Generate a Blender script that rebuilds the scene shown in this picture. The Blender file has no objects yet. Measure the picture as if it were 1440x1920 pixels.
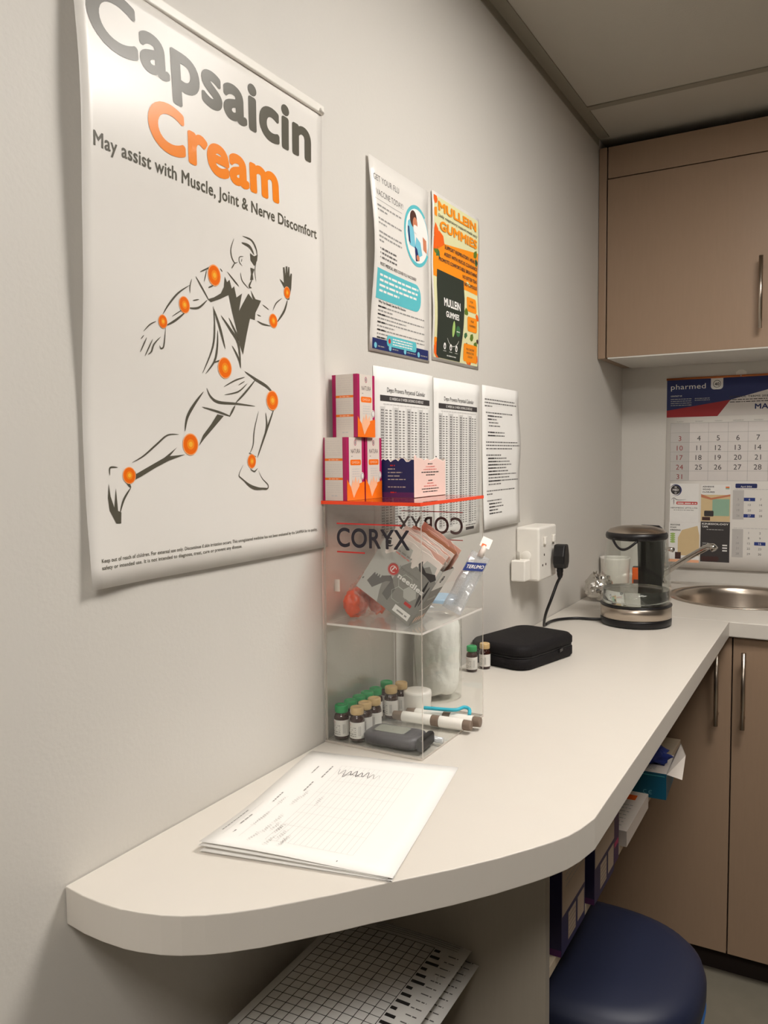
import bpy, bmesh, math, random
from mathutils import Vector, Matrix, noise
from mathutils.geometry import tessellate_polygon
random.seed(7)
SC = bpy.context.scene
COL = SC.collection
# ---------------------------------------------------------------- camera
# world: x = away from the long wall, y = along the long wall, z = 0 at the worktop surface
FPX, YAW, PITCH, ROLL = 1515.68, math.radians(29.709), math.radians(-3.93), math.radians(-0.585)
CAM = Vector((0.6485, 0.0, 0.4127))
fw = Vector((-math.sin(YAW)*math.cos(PITCH), math.cos(YAW)*math.cos(PITCH), math.sin(PITCH)))
_r = Vector((math.cos(YAW), math.sin(YAW), 0)); _u = _r.cross(fw)
rt = _r*math.cos(ROLL) + _u*math.sin(ROLL); up = -_r*math.sin(ROLL) + _u*math.cos(ROLL)
cd = bpy.data.cameras.new('camera'); cam = bpy.data.objects.new('camera', cd); COL.objects.link(cam)
cd.sensor_fit = 'VERTICAL'; cd.sensor_height = 24; cd.lens = 24*FPX/1920; cd.clip_start = .02
cam.matrix_world = Matrix(((rt.x, up.x, -fw.x, CAM.x), (rt.y, up.y, -fw.y, CAM.y), (rt.z, up.z, -fw.z, CAM.z), (0, 0, 0, 1)))
SC.camera = cam
vs = SC.view_settings
vs.view_transform = 'Standard'; vs.look = 'None'; vs.gamma = 1; vs.use_curve_mapping = False; vs.exposure = 0.85
SC.cycles.max_bounces = 12; SC.cycles.transparent_max_bounces = 24; SC.cycles.transmission_bounces = 10
SC.cycles.use_denoising = True
SC.cycles.caustics_refractive = True
w = bpy.data.worlds.new('world'); SC.world = w; w.use_nodes = True
w.node_tree.nodes['Background'].inputs[0].default_value = (.9, .85, .78, 1)
w.node_tree.nodes['Background'].inputs[1].default_value = 0.0
LIGHT = 15.0       # ceiling panel emission
LIGHT2 = 15.0       # second panel behind the viewer

def hit(u, v, ax, val):
    d = fw*FPX + rt*(u-720) - up*(v-960)
    return CAM + d*((val-CAM[ax])/d[ax])
def PX(u, v, val=0.0): return hit(u, v, 0, val)
def PY(u, v, val): return hit(u, v, 1, val)
def PZ(u, v, val=0.0): return hit(u, v, 2, val)
def WY(u, v, x=0.004):
    p = PX(u, v, x); return (p.y, p.z)
# ---------------------------------------------------------------- materials
def lin(c):
    return tuple((x/12.92 if x <= .04045 else ((x+.055)/1.055)**2.4) for x in [k/255 for k in c])
MATS = {}
def mat(name, rgb, rough=.5, metal=0, var=.03, bump=0, scale=60, spec=.5, coat=0, aniso=None, trans=0, ior=1.45, alpha=1, sss=0):
    if name in MATS: return MATS[name]
    m = bpy.data.materials.new(name); m.use_nodes = True; nt = m.node_tree; b = nt.nodes['Principled BSDF']
    c = lin(rgb)
    b.inputs['Roughness'].default_value = rough; b.inputs['Metallic'].default_value = metal
    b.inputs['Specular IOR Level'].default_value = spec; b.inputs['Coat Weight'].default_value = coat
    b.inputs['Transmission Weight'].default_value = trans; b.inputs['IOR'].default_value = ior
    b.inputs['Alpha'].default_value = alpha
    tc = nt.nodes.new('ShaderNodeTexCoord'); n = nt.nodes.new('ShaderNodeTexNoise')
    n.inputs['Scale'].default_value = scale; n.inputs['Detail'].default_value = 4
    if aniso:
        mp = nt.nodes.new('ShaderNodeMapping'); mp.inputs['Scale'].default_value = aniso
        nt.links.new(tc.outputs['Object'], mp.inputs[0]); nt.links.new(mp.outputs[0], n.inputs['Vector'])
    else: nt.links.new(tc.outputs['Object'], n.inputs['Vector'])
    r = nt.nodes.new('ShaderNodeMapRange'); r.inputs[3].default_value = 1-var; r.inputs[4].default_value = 1+var
    nt.links.new(n.outputs[0], r.inputs[0])
    mx = nt.nodes.new('ShaderNodeVectorMath'); mx.operation = 'SCALE'; mx.inputs[0].default_value = c
    nt.links.new(r.outputs[0], mx.inputs['Scale']); nt.links.new(mx.outputs[0], b.inputs['Base Color'])
    if bump:
        bp = nt.nodes.new('ShaderNodeBump'); bp.inputs['Strength'].default_value = bump; bp.inputs['Distance'].default_value = .002
        nt.links.new(n.outputs[0], bp.inputs['Height']); nt.links.new(bp.outputs[0], b.inputs['Normal'])
    MATS[name] = m; return m
def clear(name, tint=(1, 1, 1), f0=.045, rough=.03, body=None, bodyfac=0, scale=1.0):
    """thin clear plastic: see-through with a glancing-angle reflection"""
    if name in MATS: return MATS[name]
    m = bpy.data.materials.new(name); m.use_nodes = True; nt = m.node_tree; nt.nodes.clear()
    out = nt.nodes.new('ShaderNodeOutputMaterial'); tr = nt.nodes.new('ShaderNodeBsdfTransparent'); tr.inputs[0].default_value = (*tint, 1)
    gl = nt.nodes.new('ShaderNodeBsdfGlossy'); gl.inputs['Roughness'].default_value = rough; gl.inputs[0].default_value = (1, 1, 1, 1)
    lw = nt.nodes.new('ShaderNodeLayerWeight'); lw.inputs[0].default_value = .5
    pw = nt.nodes.new('ShaderNodeMath'); pw.operation = 'POWER'; pw.inputs[1].default_value = 5*scale
    ml = nt.nodes.new('ShaderNodeMath'); ml.operation = 'MULTIPLY_ADD'; ml.inputs[1].default_value = .9; ml.inputs[2].default_value = f0
    nt.links.new(lw.outputs['Facing'], pw.inputs[0]); nt.links.new(pw.outputs[0], ml.inputs[0])
    src = tr
    if body:
        df = nt.nodes.new('ShaderNodeBsdfDiffuse'); df.inputs[0].default_value = (*lin(body), 1)
        n = nt.nodes.new('ShaderNodeTexNoise'); n.inputs['Scale'].default_value = 40
        mm = nt.nodes.new('ShaderNodeMath'); mm.operation = 'MULTIPLY_ADD'; mm.inputs[1].default_value = bodyfac*.5; mm.inputs[2].default_value = bodyfac*.75
        nt.links.new(n.outputs[0], mm.inputs[0])
        mb = nt.nodes.new('ShaderNodeMixShader'); nt.links.new(mm.outputs[0], mb.inputs[0])
        nt.links.new(tr.outputs[0], mb.inputs[1]); nt.links.new(df.outputs[0], mb.inputs[2]); src = mb
    mx = nt.nodes.new('ShaderNodeMixShader'); nt.links.new(ml.outputs[0], mx.inputs[0])
    nt.links.new(src.outputs[0], mx.inputs[1]); nt.links.new(gl.outputs[0], mx.inputs[2]); nt.links.new(mx.outputs[0], out.inputs[0])
    MATS[name] = m; return m
def emit(name, rgb, s):
    m = bpy.data.materials.new(name); m.use_nodes = True; nt = m.node_tree; nt.nodes.clear()
    out = nt.nodes.new('ShaderNodeOutputMaterial'); e = nt.nodes.new('ShaderNodeEmission'); e.inputs[0].default_value = (*rgb, 1); e.inputs[1].default_value = s
    nt.links.new(e.outputs[0], out.inputs[0]); MATS[name] = m; return m
WALL = mat('wall_paint', (212, 208, 201), .55, var=.012, bump=.12, scale=180)
CEIL = mat('ceiling_tile', (190, 185, 174), .8, var=.02, bump=.2, scale=300)
TEE = mat('ceiling_metal', (150, 144, 130), .6)
FLOOR = mat('floor_vinyl', (128, 122, 108), .5, var=.10, scale=25)
TOP = mat('worktop_laminate', (212, 206, 197), .42, var=.012, scale=30)
BEIGE = mat('beige_laminate', (155, 130, 108), .38, var=.05, bump=.03, scale=30, aniso=(6, 6, .6))
GREYB = mat('panel_laminate', (150, 142, 130), .5, var=.05, scale=30, aniso=(8, 8, .5))
DARKGAP = mat('dark_gap', (40, 30, 26), .9)
WHITEM = mat('white_board', (215, 212, 205), .5)
STEEL = mat('brushed_steel', (190, 178, 165), .28, metal=1, var=.06, scale=20, aniso=(1, 1, 60))
CHROME = mat('chrome', (215, 212, 208), .1, metal=1)
PAPER = mat('paper', (240, 238, 234), .6, var=.01)
GPAPER = mat('coated_poster_paper', (232, 228, 222), .3, var=.01, spec=.6)
BLACKP = mat('black_plastic', (22, 20, 22), .35)
WHITEP = mat('white_plastic', (236, 232, 224), .35)
INK = dict(
    black=mat('ink_black', (45, 42, 42), .55), grey=mat('ink_grey', (150, 148, 145), .6), light=mat('ink_light_grey', (205, 203, 200), .6),
    mid=mat('ink_mid_grey', (105, 102, 100), .6), white=mat('ink_white', (240, 238, 234), .5),
    pgrey=mat('poster_charcoal', (88, 84, 72), .3, spec=.6), porange=mat('poster_orange', (245, 135, 10), .3, spec=.6),
    dot1=mat('dot_glow', (250, 175, 120), .3), dot2=mat('dot_orange', (243, 110, 12), .3), dot3=mat('dot_inner', (250, 145, 30), .3), dot4=mat('dot_core', (252, 185, 60), .3),
    teal=mat('ink_teal', (92, 190, 200), .5), navy=mat('ink_navy', (30, 42, 98), .5), red=mat('ink_red', (200, 45, 40), .5),
    sky=mat('ink_sky', (120, 195, 215), .5), skin=mat('ink_skin', (205, 130, 95), .5), hair=mat('ink_brown', (80, 50, 40), .5),
    cream=mat('ink_cream', (222, 220, 172), .5), orange=mat('ink_orange', (248, 146, 20), .5), dorange=mat('ink_deep_orange', (238, 100, 20), .5),
    leaf=mat('ink_leaf', (95, 120, 40), .5), pouch=mat('ink_pouch', (42, 50, 42), .5), green=mat('ink_green', (60, 110, 70), .5),
    magenta=mat('ink_magenta', (178, 20, 92), .4), peach=mat('ink_peach', (252, 190, 150), .4), pbox=mat('box_orange', (252, 120, 15), .4),
    pink=mat('ink_pink', (245, 215, 205), .5), purple=mat('ink_purple', (90, 40, 100), .5), salmon=mat('ink_salmon', (225, 130, 120), .5),
    cgrey=mat('ink_cell_grey', (196, 192, 188), .6), mar=mat('ink_maroon', (150, 60, 60), .6), blue=mat('ink_blue', (38, 58, 130), .6), dkred=mat('ink_dark_red', (160, 32, 38), .5),
    sand=mat('ink_sand', (220, 195, 150), .6), brown=mat('ink_dark_brown', (70, 45, 42), .6), mint=mat('ink_mint', (150, 185, 160), .6), lime=mat('ink_lime', (165, 195, 110), .6),
    tealbox=mat('box_teal', (20, 100, 130), .4), kraft=mat('ink_kraft', (180, 160, 140), .6), charcoal=mat('ink_charcoal', (60, 56, 56), .6), stone=mat('ink_stone', (140, 138, 132), .6), pale=mat('ink_pale', (190, 190, 184), .6),
)
# ---------------------------------------------------------------- mesh helpers
def tag(o, label=None, cat=None, group=None, kind=None):
    if label: o['label'] = label
    if cat: o['category'] = cat
    if group: o['group'] = group
    if kind: o['kind'] = kind
    return o
class MB:
    def __init__(s): s.v = []; s.f = []; s.m = []; s.mats = []; s.sm = []
    def mi(s, m):
        if m not in s.mats: s.mats.append(m)
        return s.mats.index(m)
    def add(s, vs, fs, m, smooth=False):
        k = len(s.v); s.v += [tuple(p) for p in vs]; i = s.mi(m)
        for f in fs: s.f.append([k+a for a in f]); s.m.append(i); s.sm.append(smooth)
        return s
    def box(s, a, b, m, M=None, faces=None):
        x0, y0, z0 = a; x1, y1, z1 = b
        vs = [Vector(p) for p in ((x0, y0, z0), (x1, y0, z0), (x1, y1, z0), (x0, y1, z0), (x0, y0, z1), (x1, y0, z1), (x1, y1, z1), (x0, y1, z1))]
        if M: vs = [M @ p for p in vs]
        fs = [(0, 3, 2, 1), (4, 5, 6, 7), (0, 1, 5, 4), (1, 2, 6, 5), (2, 3, 7, 6), (3, 0, 4, 7)]
        k = len(s.v); s.v += [tuple(p) for p in vs]
        for i, f in enumerate(fs):
            mm = (faces or {}).get(i, m); s.f.append([k+a for a in f]); s.m.append(s.mi(mm)); s.sm.append(False)
        return s
    def lathe(s, prof, m, c=(0, 0, 0), n=40, M=None, smooth=True, cap=True, sx=1, sy=1):
        k = []; vs = []; c = Vector(c)
        for r, z in prof:
            for i in range(n):
                a = 2*math.pi*i/n; p = Vector((r*math.cos(a)*sx, r*math.sin(a)*sy, z))
                vs.append((M @ p if M else p)+c)
        fs = [(j*n+i, j*n+(i+1) % n, (j+1)*n+(i+1) % n, (j+1)*n+i) for j in range(len(prof)-1) for i in range(n)]
        s.add(vs, fs, m, smooth)
        if cap:
            kk = len(s.v)-len(vs)
            for base, rev in ((0, True), ((len(prof)-1)*n, False)):
                if prof[0 if rev else -1][0] > 1e-6:
                    f = [kk+base+i for i in range(n)]
                    s.f.append(f[::-1] if rev else f); s.m.append(s.mi(m)); s.sm.append(False)
        return s
    def tube(s, pts, r, m, n=12, closed=False):
        pts = [Vector(p) for p in pts]; vs = []; N = len(pts)
        rr = r if isinstance(r, (list, tuple)) else [r]*N
        pn = None
        for i, p in enumerate(pts):
            t = (pts[min(i+1, N-1)]-pts[max(i-1, 0)]).normalized()
            if pn is None: pn = t.orthogonal().normalized()
            else: pn = (pn - t*pn.dot(t)).normalized()
            b = t.cross(pn)
            for j in range(n):
                a = 2*math.pi*j/n; vs.append(p+(pn*math.cos(a)+b*math.sin(a))*rr[i])
        fs = [(i*n+j, i*n+(j+1) % n, (i+1)*n+(j+1) % n, (i+1)*n+j) for i in range(N-1) for j in range(n)]
        fs += [tuple(range(n))[::-1], tuple((N-1)*n+j for j in range(n))]
        return s.add(vs, fs, m, True)
    def prism(s, pts, z0, z1, m, holes=(), top=None):
        loops = [[Vector((p[0], p[1], 0)) for p in pts]]+[[Vector((p[0], p[1], 0)) for p in h] for h in holes]
        tris = tessellate_polygon(loops); flat = [p for l in loops for p in l]; n = len(flat)
        vs = [(p.x, p.y, z0) for p in flat]+[(p.x, p.y, z1) for p in flat]
        s.add(vs, [tuple(a+n for a in t) for t in tris], top or m); k = len(s.v)-2*n
        for t in tris: s.f.append([k+a for a in t][::-1]); s.m.append(s.mi(m)); s.sm.append(False)
        o = 0
        for l in loops:
            L = len(l)
            for i in range(L):
                a, b = o+i, o+(i+1) % L
                s.f.append([k+a, k+b, k+b+n, k+a+n]); s.m.append(s.mi(m)); s.sm.append(False)
            o += L
        return s
    def build(s, name, parent=None, bevel=0, seg=2, recalc=True, loc=None, sub=0):
        me = bpy.data.meshes.new(name); me.from_pydata([tuple(p) for p in s.v], [], s.f)
        for m in s.mats: me.materials.append(m)
        for i, p in enumerate(me.polygons): p.material_index = s.m[i]; p.use_smooth = s.sm[i]
        if recalc:
            b = bmesh.new(); b.from_mesh(me); bmesh.ops.recalc_face_normals(b, faces=b.faces); b.to_mesh(me); b.free()
        me.update()
        o = bpy.data.objects.new(name, me); COL.objects.link(o)
        if parent is not None:
            o.parent = parent; o.matrix_parent_inverse = Matrix.Translation(-Vector(parent.location)) if parent.rotation_euler.z == 0 else (Matrix.Translation(parent.location) @ parent.rotation_euler.to_matrix().to_4x4()).inverted()
        if bevel:
            bv = o.modifiers.new('bevel', 'BEVEL'); bv.width = bevel; bv.segments = seg; bv.limit_method = 'ANGLE'; bv.angle_limit = math.radians(40); bv.harden_normals = False
        if sub:
            sb = o.modifiers.new('sub', 'SUBSURF'); sb.levels = sub; sb.render_levels = sub
        return o
def empty(name, loc, label, cat, group=None):
    o = bpy.data.objects.new(name, None); COL.objects.link(o); o.location = loc; o.empty_display_size = .02
    return tag(o, label, cat, group)
def struct(o): o['kind'] = 'structure'; return o
# ---------------------------------------------------------------- printing on surfaces
_TX = {}
def textmesh(s, bold=0.0):
    k = (s, bold)
    if k in _TX: return _TX[k]
    if bold:
        v0, f0 = textmesh(s, 0.0); vs, fs = [], []; n = len(v0); b = bold*.85
        for i, (dx, dy) in enumerate([(0, 0)]+[(b*math.cos(math.pi*j/(8 if bold > .03 else 4)), b*math.sin(math.pi*j/(8 if bold > .03 else 4))) for j in range(16 if bold > .03 else 8)]):
            vs += [(x+dx, y+dy) for x, y in v0]; fs += [tuple(a+i*n for a in f) for f in f0]
        _TX[k] = (vs, fs); return _TX[k]
    c = bpy.data.curves.new('t', 'FONT'); c.body = s; c.size = 1; c.resolution_u = 7 if s in ('Capsaicin', 'Cream', 'CORYX') else 3; c.space_character = 1.04
    o = bpy.data.objects.new('t', c); COL.objects.link(o)
    dg = bpy.context.evaluated_depsgraph_get(); me = bpy.data.meshes.new_from_object(o.evaluated_get(dg))
    vs = [(v.co.x, v.co.y) for v in me.vertices]; fs = [tuple(p.vertices) for p in me.polygons]
    bpy.data.objects.remove(o); bpy.data.curves.remove(c); bpy.data.meshes.remove(me)
    _TX[k] = (vs, fs); return _TX[k]
def capheight(bold=0.0):
    vs, _ = textmesh('H', bold); ys = [p[1] for p in vs]; return min(ys), max(ys)
class Sheet:
    """flat artwork in (p,q) metres, placed by fn(p,q,off)->3D; one mesh with the paper under it"""
    def __init__(s, fn): s.fn = fn; s.items = []; s.body = MB()
    def poly(s, pts, ink, k=1): s.items.append(([tuple(p) for p in pts], [tuple(range(len(pts)))], ink, k))
    def npoly(s, pts, ink, k=1):
        t = tessellate_polygon([[Vector((p[0], p[1], 0)) for p in pts]]); s.items.append(([tuple(p) for p in pts], [tuple(a) for a in t], ink, k))
    def rect(s, p0, q0, p1, q1, ink, k=1): s.poly([(p0, q0), (p1, q0), (p1, q1), (p0, q1)], ink, k)
    def rrect(s, p0, q0, p1, q1, ink, r, k=1, corners=(1, 1, 1, 1)):
        pts = []
        for i, (cx, cy, a) in enumerate(((p0+r, q0+r, 180), (p1-r, q0+r, 270), (p1-r, q1-r, 0), (p0+r, q1-r, 90))):
            if corners[i]: pts += [(cx+r*math.cos(math.radians(a+t)), cy+r*math.sin(math.radians(a+t))) for t in range(0, 91, 18)]
            else: pts.append(((p0, q0), (p1, q0), (p1, q1), (p0, q1))[i])
        s.poly(pts, ink, k)
    def disc(s, p, q, rx, ry, ink, k=1, n=28): s.poly([(p+rx*math.cos(2*math.pi*i/n), q+ry*math.sin(2*math.pi*i/n)) for i in range(n)], ink, k)
    def ring(s, p, q, rx, ry, w, ink, k=1, a0=0, a1=360, n=40):
        vs = []; N = n+1
        for i in range(N):
            a = math.radians(a0+(a1-a0)*i/n)
            vs += [(p+rx*math.cos(a), q+ry*math.sin(a)), (p+(rx-w)*math.cos(a), q+(ry-w)*math.sin(a))]
        s.items.append((vs, [(2*i, 2*i+2, 2*i+3, 2*i+1) for i in range(n)], ink, k))
    def line(s, a, b, w, ink, k=1):
        d = Vector((b[0]-a[0], b[1]-a[1])); n = Vector((-d.y, d.x)).normalized()*w/2
        s.poly([(a[0]-n.x, a[1]-n.y), (b[0]-n.x, b[1]-n.y), (b[0]+n.x, b[1]+n.y), (a[0]+n.x, a[1]+n.y)], ink, k)
    def stroke(s, pts, w, ink, k=1, taper=True):
        P = []; n = len(pts)
        for i in range(n-1):      # catmull-rom
            p0, p1, p2, p3 = [Vector(pts[max(0, min(n-1, j))]) for j in (i-1, i, i+1, i+2)]
            for t in range(5):
                t /= 5; P.append(.5*((2*p1)+(p2-p0)*t+(2*p0-5*p1+4*p2-p3)*t*t+(3*p1-p0-3*p2+p3)*t*t*t))
        P.append(Vector(pts[-1])); N = len(P); vs = []
        for i, p in enumerate(P):
            d = (P[min(i+1, N-1)]-P[max(i-1, 0)]); nn = Vector((-d.y, d.x))
            nn = nn.normalized() if nn.length > 0 else Vector((1, 0))
            ww = w*(max(.12, math.sin(math.pi*(i+.3)/(N-.4))**.8) if taper else 1)/2
            vs += [tuple(p+nn*ww), tuple(p-nn*ww)]
        s.items.append((vs, [(2*i, 2*i+1, 2*i+3, 2*i+2) for i in range(N-1)], ink, k))
    def text(s, t, p0, p1, qb, qc, ink, k=1, bold=0.0, slope=0.0, fit=True):
        """ink runs from p0 to p1, baseline qb, cap height top qc"""
        vs, fs = textmesh(t, bold)
        if not vs: return
        h0, h1 = capheight(bold); x0 = min(a[0] for a in vs); x1 = max(a[0] for a in vs)
        sy = (qc-qb)/(h1-h0); sx = (p1-p0)/(x1-x0) if fit else sy*(1 if p1 >= p0 else -1)
        off = 0
        if not fit and fit is not None: off = 0
        v0, f0 = textmesh(t, 0.0); n, nf = len(v0), len(f0)
        for i in range(len(vs)//n):      # each overlaid copy of the bold lettering gets its own hair-thin level
            s.items.append(([(p0+(x-x0)*sx, qb+(y-h0)*sy+slope*(x-x0)*sx) for x, y in vs[i*n:(i+1)*n]], f0, ink, k+i*.045))
    def ctext(s, t, pc, qb, cap, ink, k=1, bold=0.0, maxw=None):
        vs, fs = textmesh(t, bold); h0, h1 = capheight(bold); x0 = min(a[0] for a in vs); x1 = max(a[0] for a in vs)
        sc = cap/(h1-h0); w_ = (x1-x0)*sc
        if maxw and w_ > maxw: w_ = maxw
        s.text(t, pc-w_/2, pc+w_/2, qb, qb+cap, ink, k, bold)
    def dashes(s, p0, p1, q, h, ink, k=1, seed=0, word=4.0, fill=1.0):
        """one line of print too small to read: word-like strokes"""
        R = random.Random(seed); x = p0; end = p0+(p1-p0)*fill
        while x < end:
            wd = h*R.uniform(.9, word); wd = min(wd, end-x)
            s.rect(x, q, x+wd, q+h*.62, ink, k); x += wd+h*.55
    def paper(s, p0, q0, p1, q1, mat_, n=(1, 1), th=.0003):
        a, b = n; vs = []
        for off in (0, -th):
            for j in range(b+1):
                for i in range(a+1): vs.append(s.fn(p0+(p1-p0)*i/a, q0+(q1-q0)*j/b, off))
        W = a+1; H = (a+1)*(b+1); fs = []
        for j in range(b):
            for i in range(a):
                f = (j*W+i, j*W+i+1, (j+1)*W+i+1, (j+1)*W+i); fs.append(f); fs.append(tuple(x+H for x in f[::-1]))
        for i in range(a): fs.append((i+H, i+1+H, i+1, i)); fs.append((b*W+i, b*W+i+1, b*W+i+1+H, b*W+i+H))
        for j in range(b): fs.append((j*W, (j+1)*W, (j+1)*W+H, j*W+H)); fs.append(((j+1)*W+a, j*W+a, j*W+a+H, (j+1)*W+a+H))
        s.body.add(vs, fs, mat_, a*b > 1)
        s.cuts = ([p0+(p1-p0)*i/a for i in range(1, a)], [q0+(q1-q0)*j/b for j in range(1, b)])
    def build(s, name, parent=None, base=None, step=.00012, off0=.00015, recalc=False):
        mb = base or s.body
        cuts = getattr(s, 'cuts', ([], []))
        groups = {}
        for vs, fs, ink, k in s.items: groups.setdefault((ink, k), []).append((vs, fs))
        for (ink, k), lst in groups.items():
            b = bmesh.new()
            for vs, fs in lst:
                bv = [b.verts.new((x, y, 0)) for x, y in vs]
                for f in fs:
                    try: b.faces.new([bv[i] for i in f])
                    except ValueError: pass
            for ax, cc in ((0, cuts[0]), (1, cuts[1])):
                for c in cc:
                    no = (1, 0, 0) if ax == 0 else (0, 1, 0); co = (c, 0, 0) if ax == 0 else (0, c, 0)
                    bmesh.ops.bisect_plane(b, geom=b.verts[:]+b.edges[:]+b.faces[:], plane_co=co, plane_no=no)
            b.verts.index_update()
            mb.add([s.fn(v.co.x, v.co.y, off0+step*k) for v in b.verts], [tuple(v.index for v in f.verts) for f in b.faces], INK[ink] if isinstance(ink, str) else ink)
            b.free()
        return mb.build(name, parent, recalc=recalc)

# ================================================================ STRUCTURE
FZ, CZ, D, RX, FY = -.93, 1.331, 2.738, 2.3, -1.3
struct(MB().box((-.12, FY-.12, FZ-.1), (RX+.12, D+.12, FZ), FLOOR).build('floor'))
struct(MB().box((-.12, FY-.12, CZ), (RX+.12, D+.12, CZ+.1), CEIL).build('ceiling'))
struct(MB().box((-.12, FY-.12, FZ), (0, D+.12, CZ), WALL).build('wall_left'))
struct(MB().box((0, D, FZ), (RX+.12, D+.12, CZ), WALL).build('wall_back'))
DWALL = mat('unseen_wall_dark', (96, 90, 84), .7)  # unseen walls given a darker colour to cut their bounce light
struct(MB().box((RX, FY-.12, FZ), (RX+.12, D, CZ), DWALL).build('wall_right'))
struct(MB().box((0, FY-.12, FZ), (RX, FY, CZ), DWALL).build('wall_front'))
# metal edge angle along the long wall and the ceiling tees
struct(MB().box((0, FY, CZ-.003), (.031, 2.42, CZ-.0002), TEE).box((0, FY, CZ-.022), (.0015, 2.42, CZ-.003), TEE).build('trim_1'))
for i, yy in enumerate((-.2, .4, .95, 1.55, 2.2)):
    struct(MB().box((.031, yy-.012, CZ-.003), (RX, yy+.012, CZ-.0002), TEE).build('trim_%d' % (i+2)))
struct(MB().box((1.2-.012, FY, CZ-.0028), (1.2+.012, 2.42, CZ-.0004), TEE).build('trim_7'))
# ceiling light panels
def light_panel(x0, y0, x1, y1, s, label):
    e = empty('ceiling_light', ((x0+x1)/2, (y0+y1)/2, CZ-.012), label, 'ceiling light')
    fr = MB()
    for a, b in (((x0, y0), (x1, y0+.02)), ((x0, y1-.02), (x1, y1)), ((x0, y0+.02), (x0+.02, y1-.02)), ((x1-.02, y0+.02), (x1, y1-.02))):
        fr.box((a[0], a[1], CZ-.012), (b[0], b[1], CZ-.003), WHITEP)
    fr.build('frame', e)
    MB().box((x0+.02, y0+.02, CZ-.009), (x1-.02, y1-.02, CZ-.004), emit('light_diffuser', (1, .948, .885), s)).build('diffuser', e)
light_panel(.58, .97, 1.16, 1.53, LIGHT, 'square flush ceiling light panel above the worktop')
light_panel(.42, -.78, 1.0, -.22, LIGHT2, 'square flush ceiling light panel behind the viewpoint')

# ================================================================ WALL CABINET
YC = 2.424; e = empty('wall_cabinet', (.5, YC, .695), 'beige laminate wall cabinet with a bar handle, hung above the sink', 'cabinet')
m = MB(); m.box((.026, YC+.02, .705), (.95, D-.001, 1.30), DARKGAP)
m.build('carcass', e)
MB().box((.03, YC+.001, .693), (.95, D-.002, .7045), WHITEM).build('underside_board', e, .001)
MB().box((.0015, YC, .695), (.0235, D-.003, 1.302), BEIGE).build('filler_strip', e, .001)
MB().box((.027, YC+.002, 1.213), (.95, YC+.0195, 1.302), BEIGE).build('fascia_panel', e, .001)
def bar_handle(par, x, y, z0, z1):
    h = MB(); h.tube([(x, y-.03, z0), (x, y-.03, z1)], .0055, STEEL)
    for z in (z0+.025, z1-.025): h.tube([(x, y-.03, z), (x, y+.0005, z)], .004, STEEL)
    h.build('handle', par)
for x0, x1, hx in ((.027, .478, .441), (.482, .948, .518)):
    d = MB().box((x0, YC, .697), (x1, YC+.018, 1.210), BEIGE).build('door', e, .0012)
    bar_handle(d, hx, YC, .744, .934)
# ================================================================ BASE CABINET
YB = 2.137; e = empty('base_cabinet', (.5, YB, FZ), 'beige laminate base cabinet with two bar-handled doors under the sink', 'cabinet')
MB().box((.002, YB+.02, -.858), (.95, D-.002, -.655), DARKGAP).box((.002, YB+.02, -.66), (.018, D-.002, -.04), DARKGAP).box((.934, YB+.02, -.66), (.95, D-.002, -.04), BEIGE).box((.018, YB+.02, -.66), (.934, YB+.03, -.04), DARKGAP).build('carcass', e)
MB().box((.002, YB+.045, FZ), (.95, YB+.063, -.858), DARKGAP).build('kickboard', e)
for x0, x1, hx in ((.004, .416, .385), (.419, .85, .446)):
    d = MB().box((x0, YB, -.856), (x1, YB+.018, -.042), BEIGE).build('door', e, .0012)
    bar_handle(d, hx, YB, -.262, -.072)
# ================================================================ WORKTOPS
out = [(.0015, .503), (.03, .4995), (.056, .499), (.08, .5005), (.099, .5045), (.12, .511), (.137, .519), (.155, .5305), (.172, .544), (.194, .565), (.216, .59), (.24, .618), (.263, .647), (.29, .679), (.318, .713), (.347, .752), (.373, .792), (.386, .814), (.397, .836), (.404, .858), (.411, .893), (.411, 2.119), (.0015, 2.119)]
tag(MB().prism(out, -.038, 0, TOP).build('worktop', bevel=.0025), 'long cream laminate worktop along the left wall with a rounded near end', 'worktop')
SX, SY, SR = .40, 2.497, .188
hole = [(SX+(SR-.004)*math.cos(2*math.pi*i/64), SY+(SR-.004)*math.sin(2*math.pi*i/64)) for i in range(64)]
tag(MB().prism([(.0015, 2.1195), (1.0, 2.1195), (1.0, D-.0015), (.0015, D-.0015)], -.038, 0, TOP, holes=[hole]).build('worktop', bevel=.0025), 'cream laminate worktop on the back wall holding the round sink', 'worktop')
# sink
e = empty('sink', (SX, SY, 0), 'round stainless steel sink bowl set in the back worktop', 'sink')
MB().lathe([(.03, -.15), (.12, -.148), (.15, -.135), (.168, -.10), (.172, -.02), (.176, -.004), (.181, .002), (.188, .0035), (.197, .0035), (.2, .0004), (.1835, .0002), (.178, -.02), (.174, -.10), (.155, -.14), (.12, -.153), (.03, -.155)], STEEL, (SX, SY, 0), 72, cap=False).build('bowl', e)
MB().lathe([(0, -.1525), (.02, -.1525), (.032, -.149), (.036, -.1475), (.04, -.1478), (.04, -.1495)], CHROME, (SX, SY, 0), 32, cap=False).build('drain', e)
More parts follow.
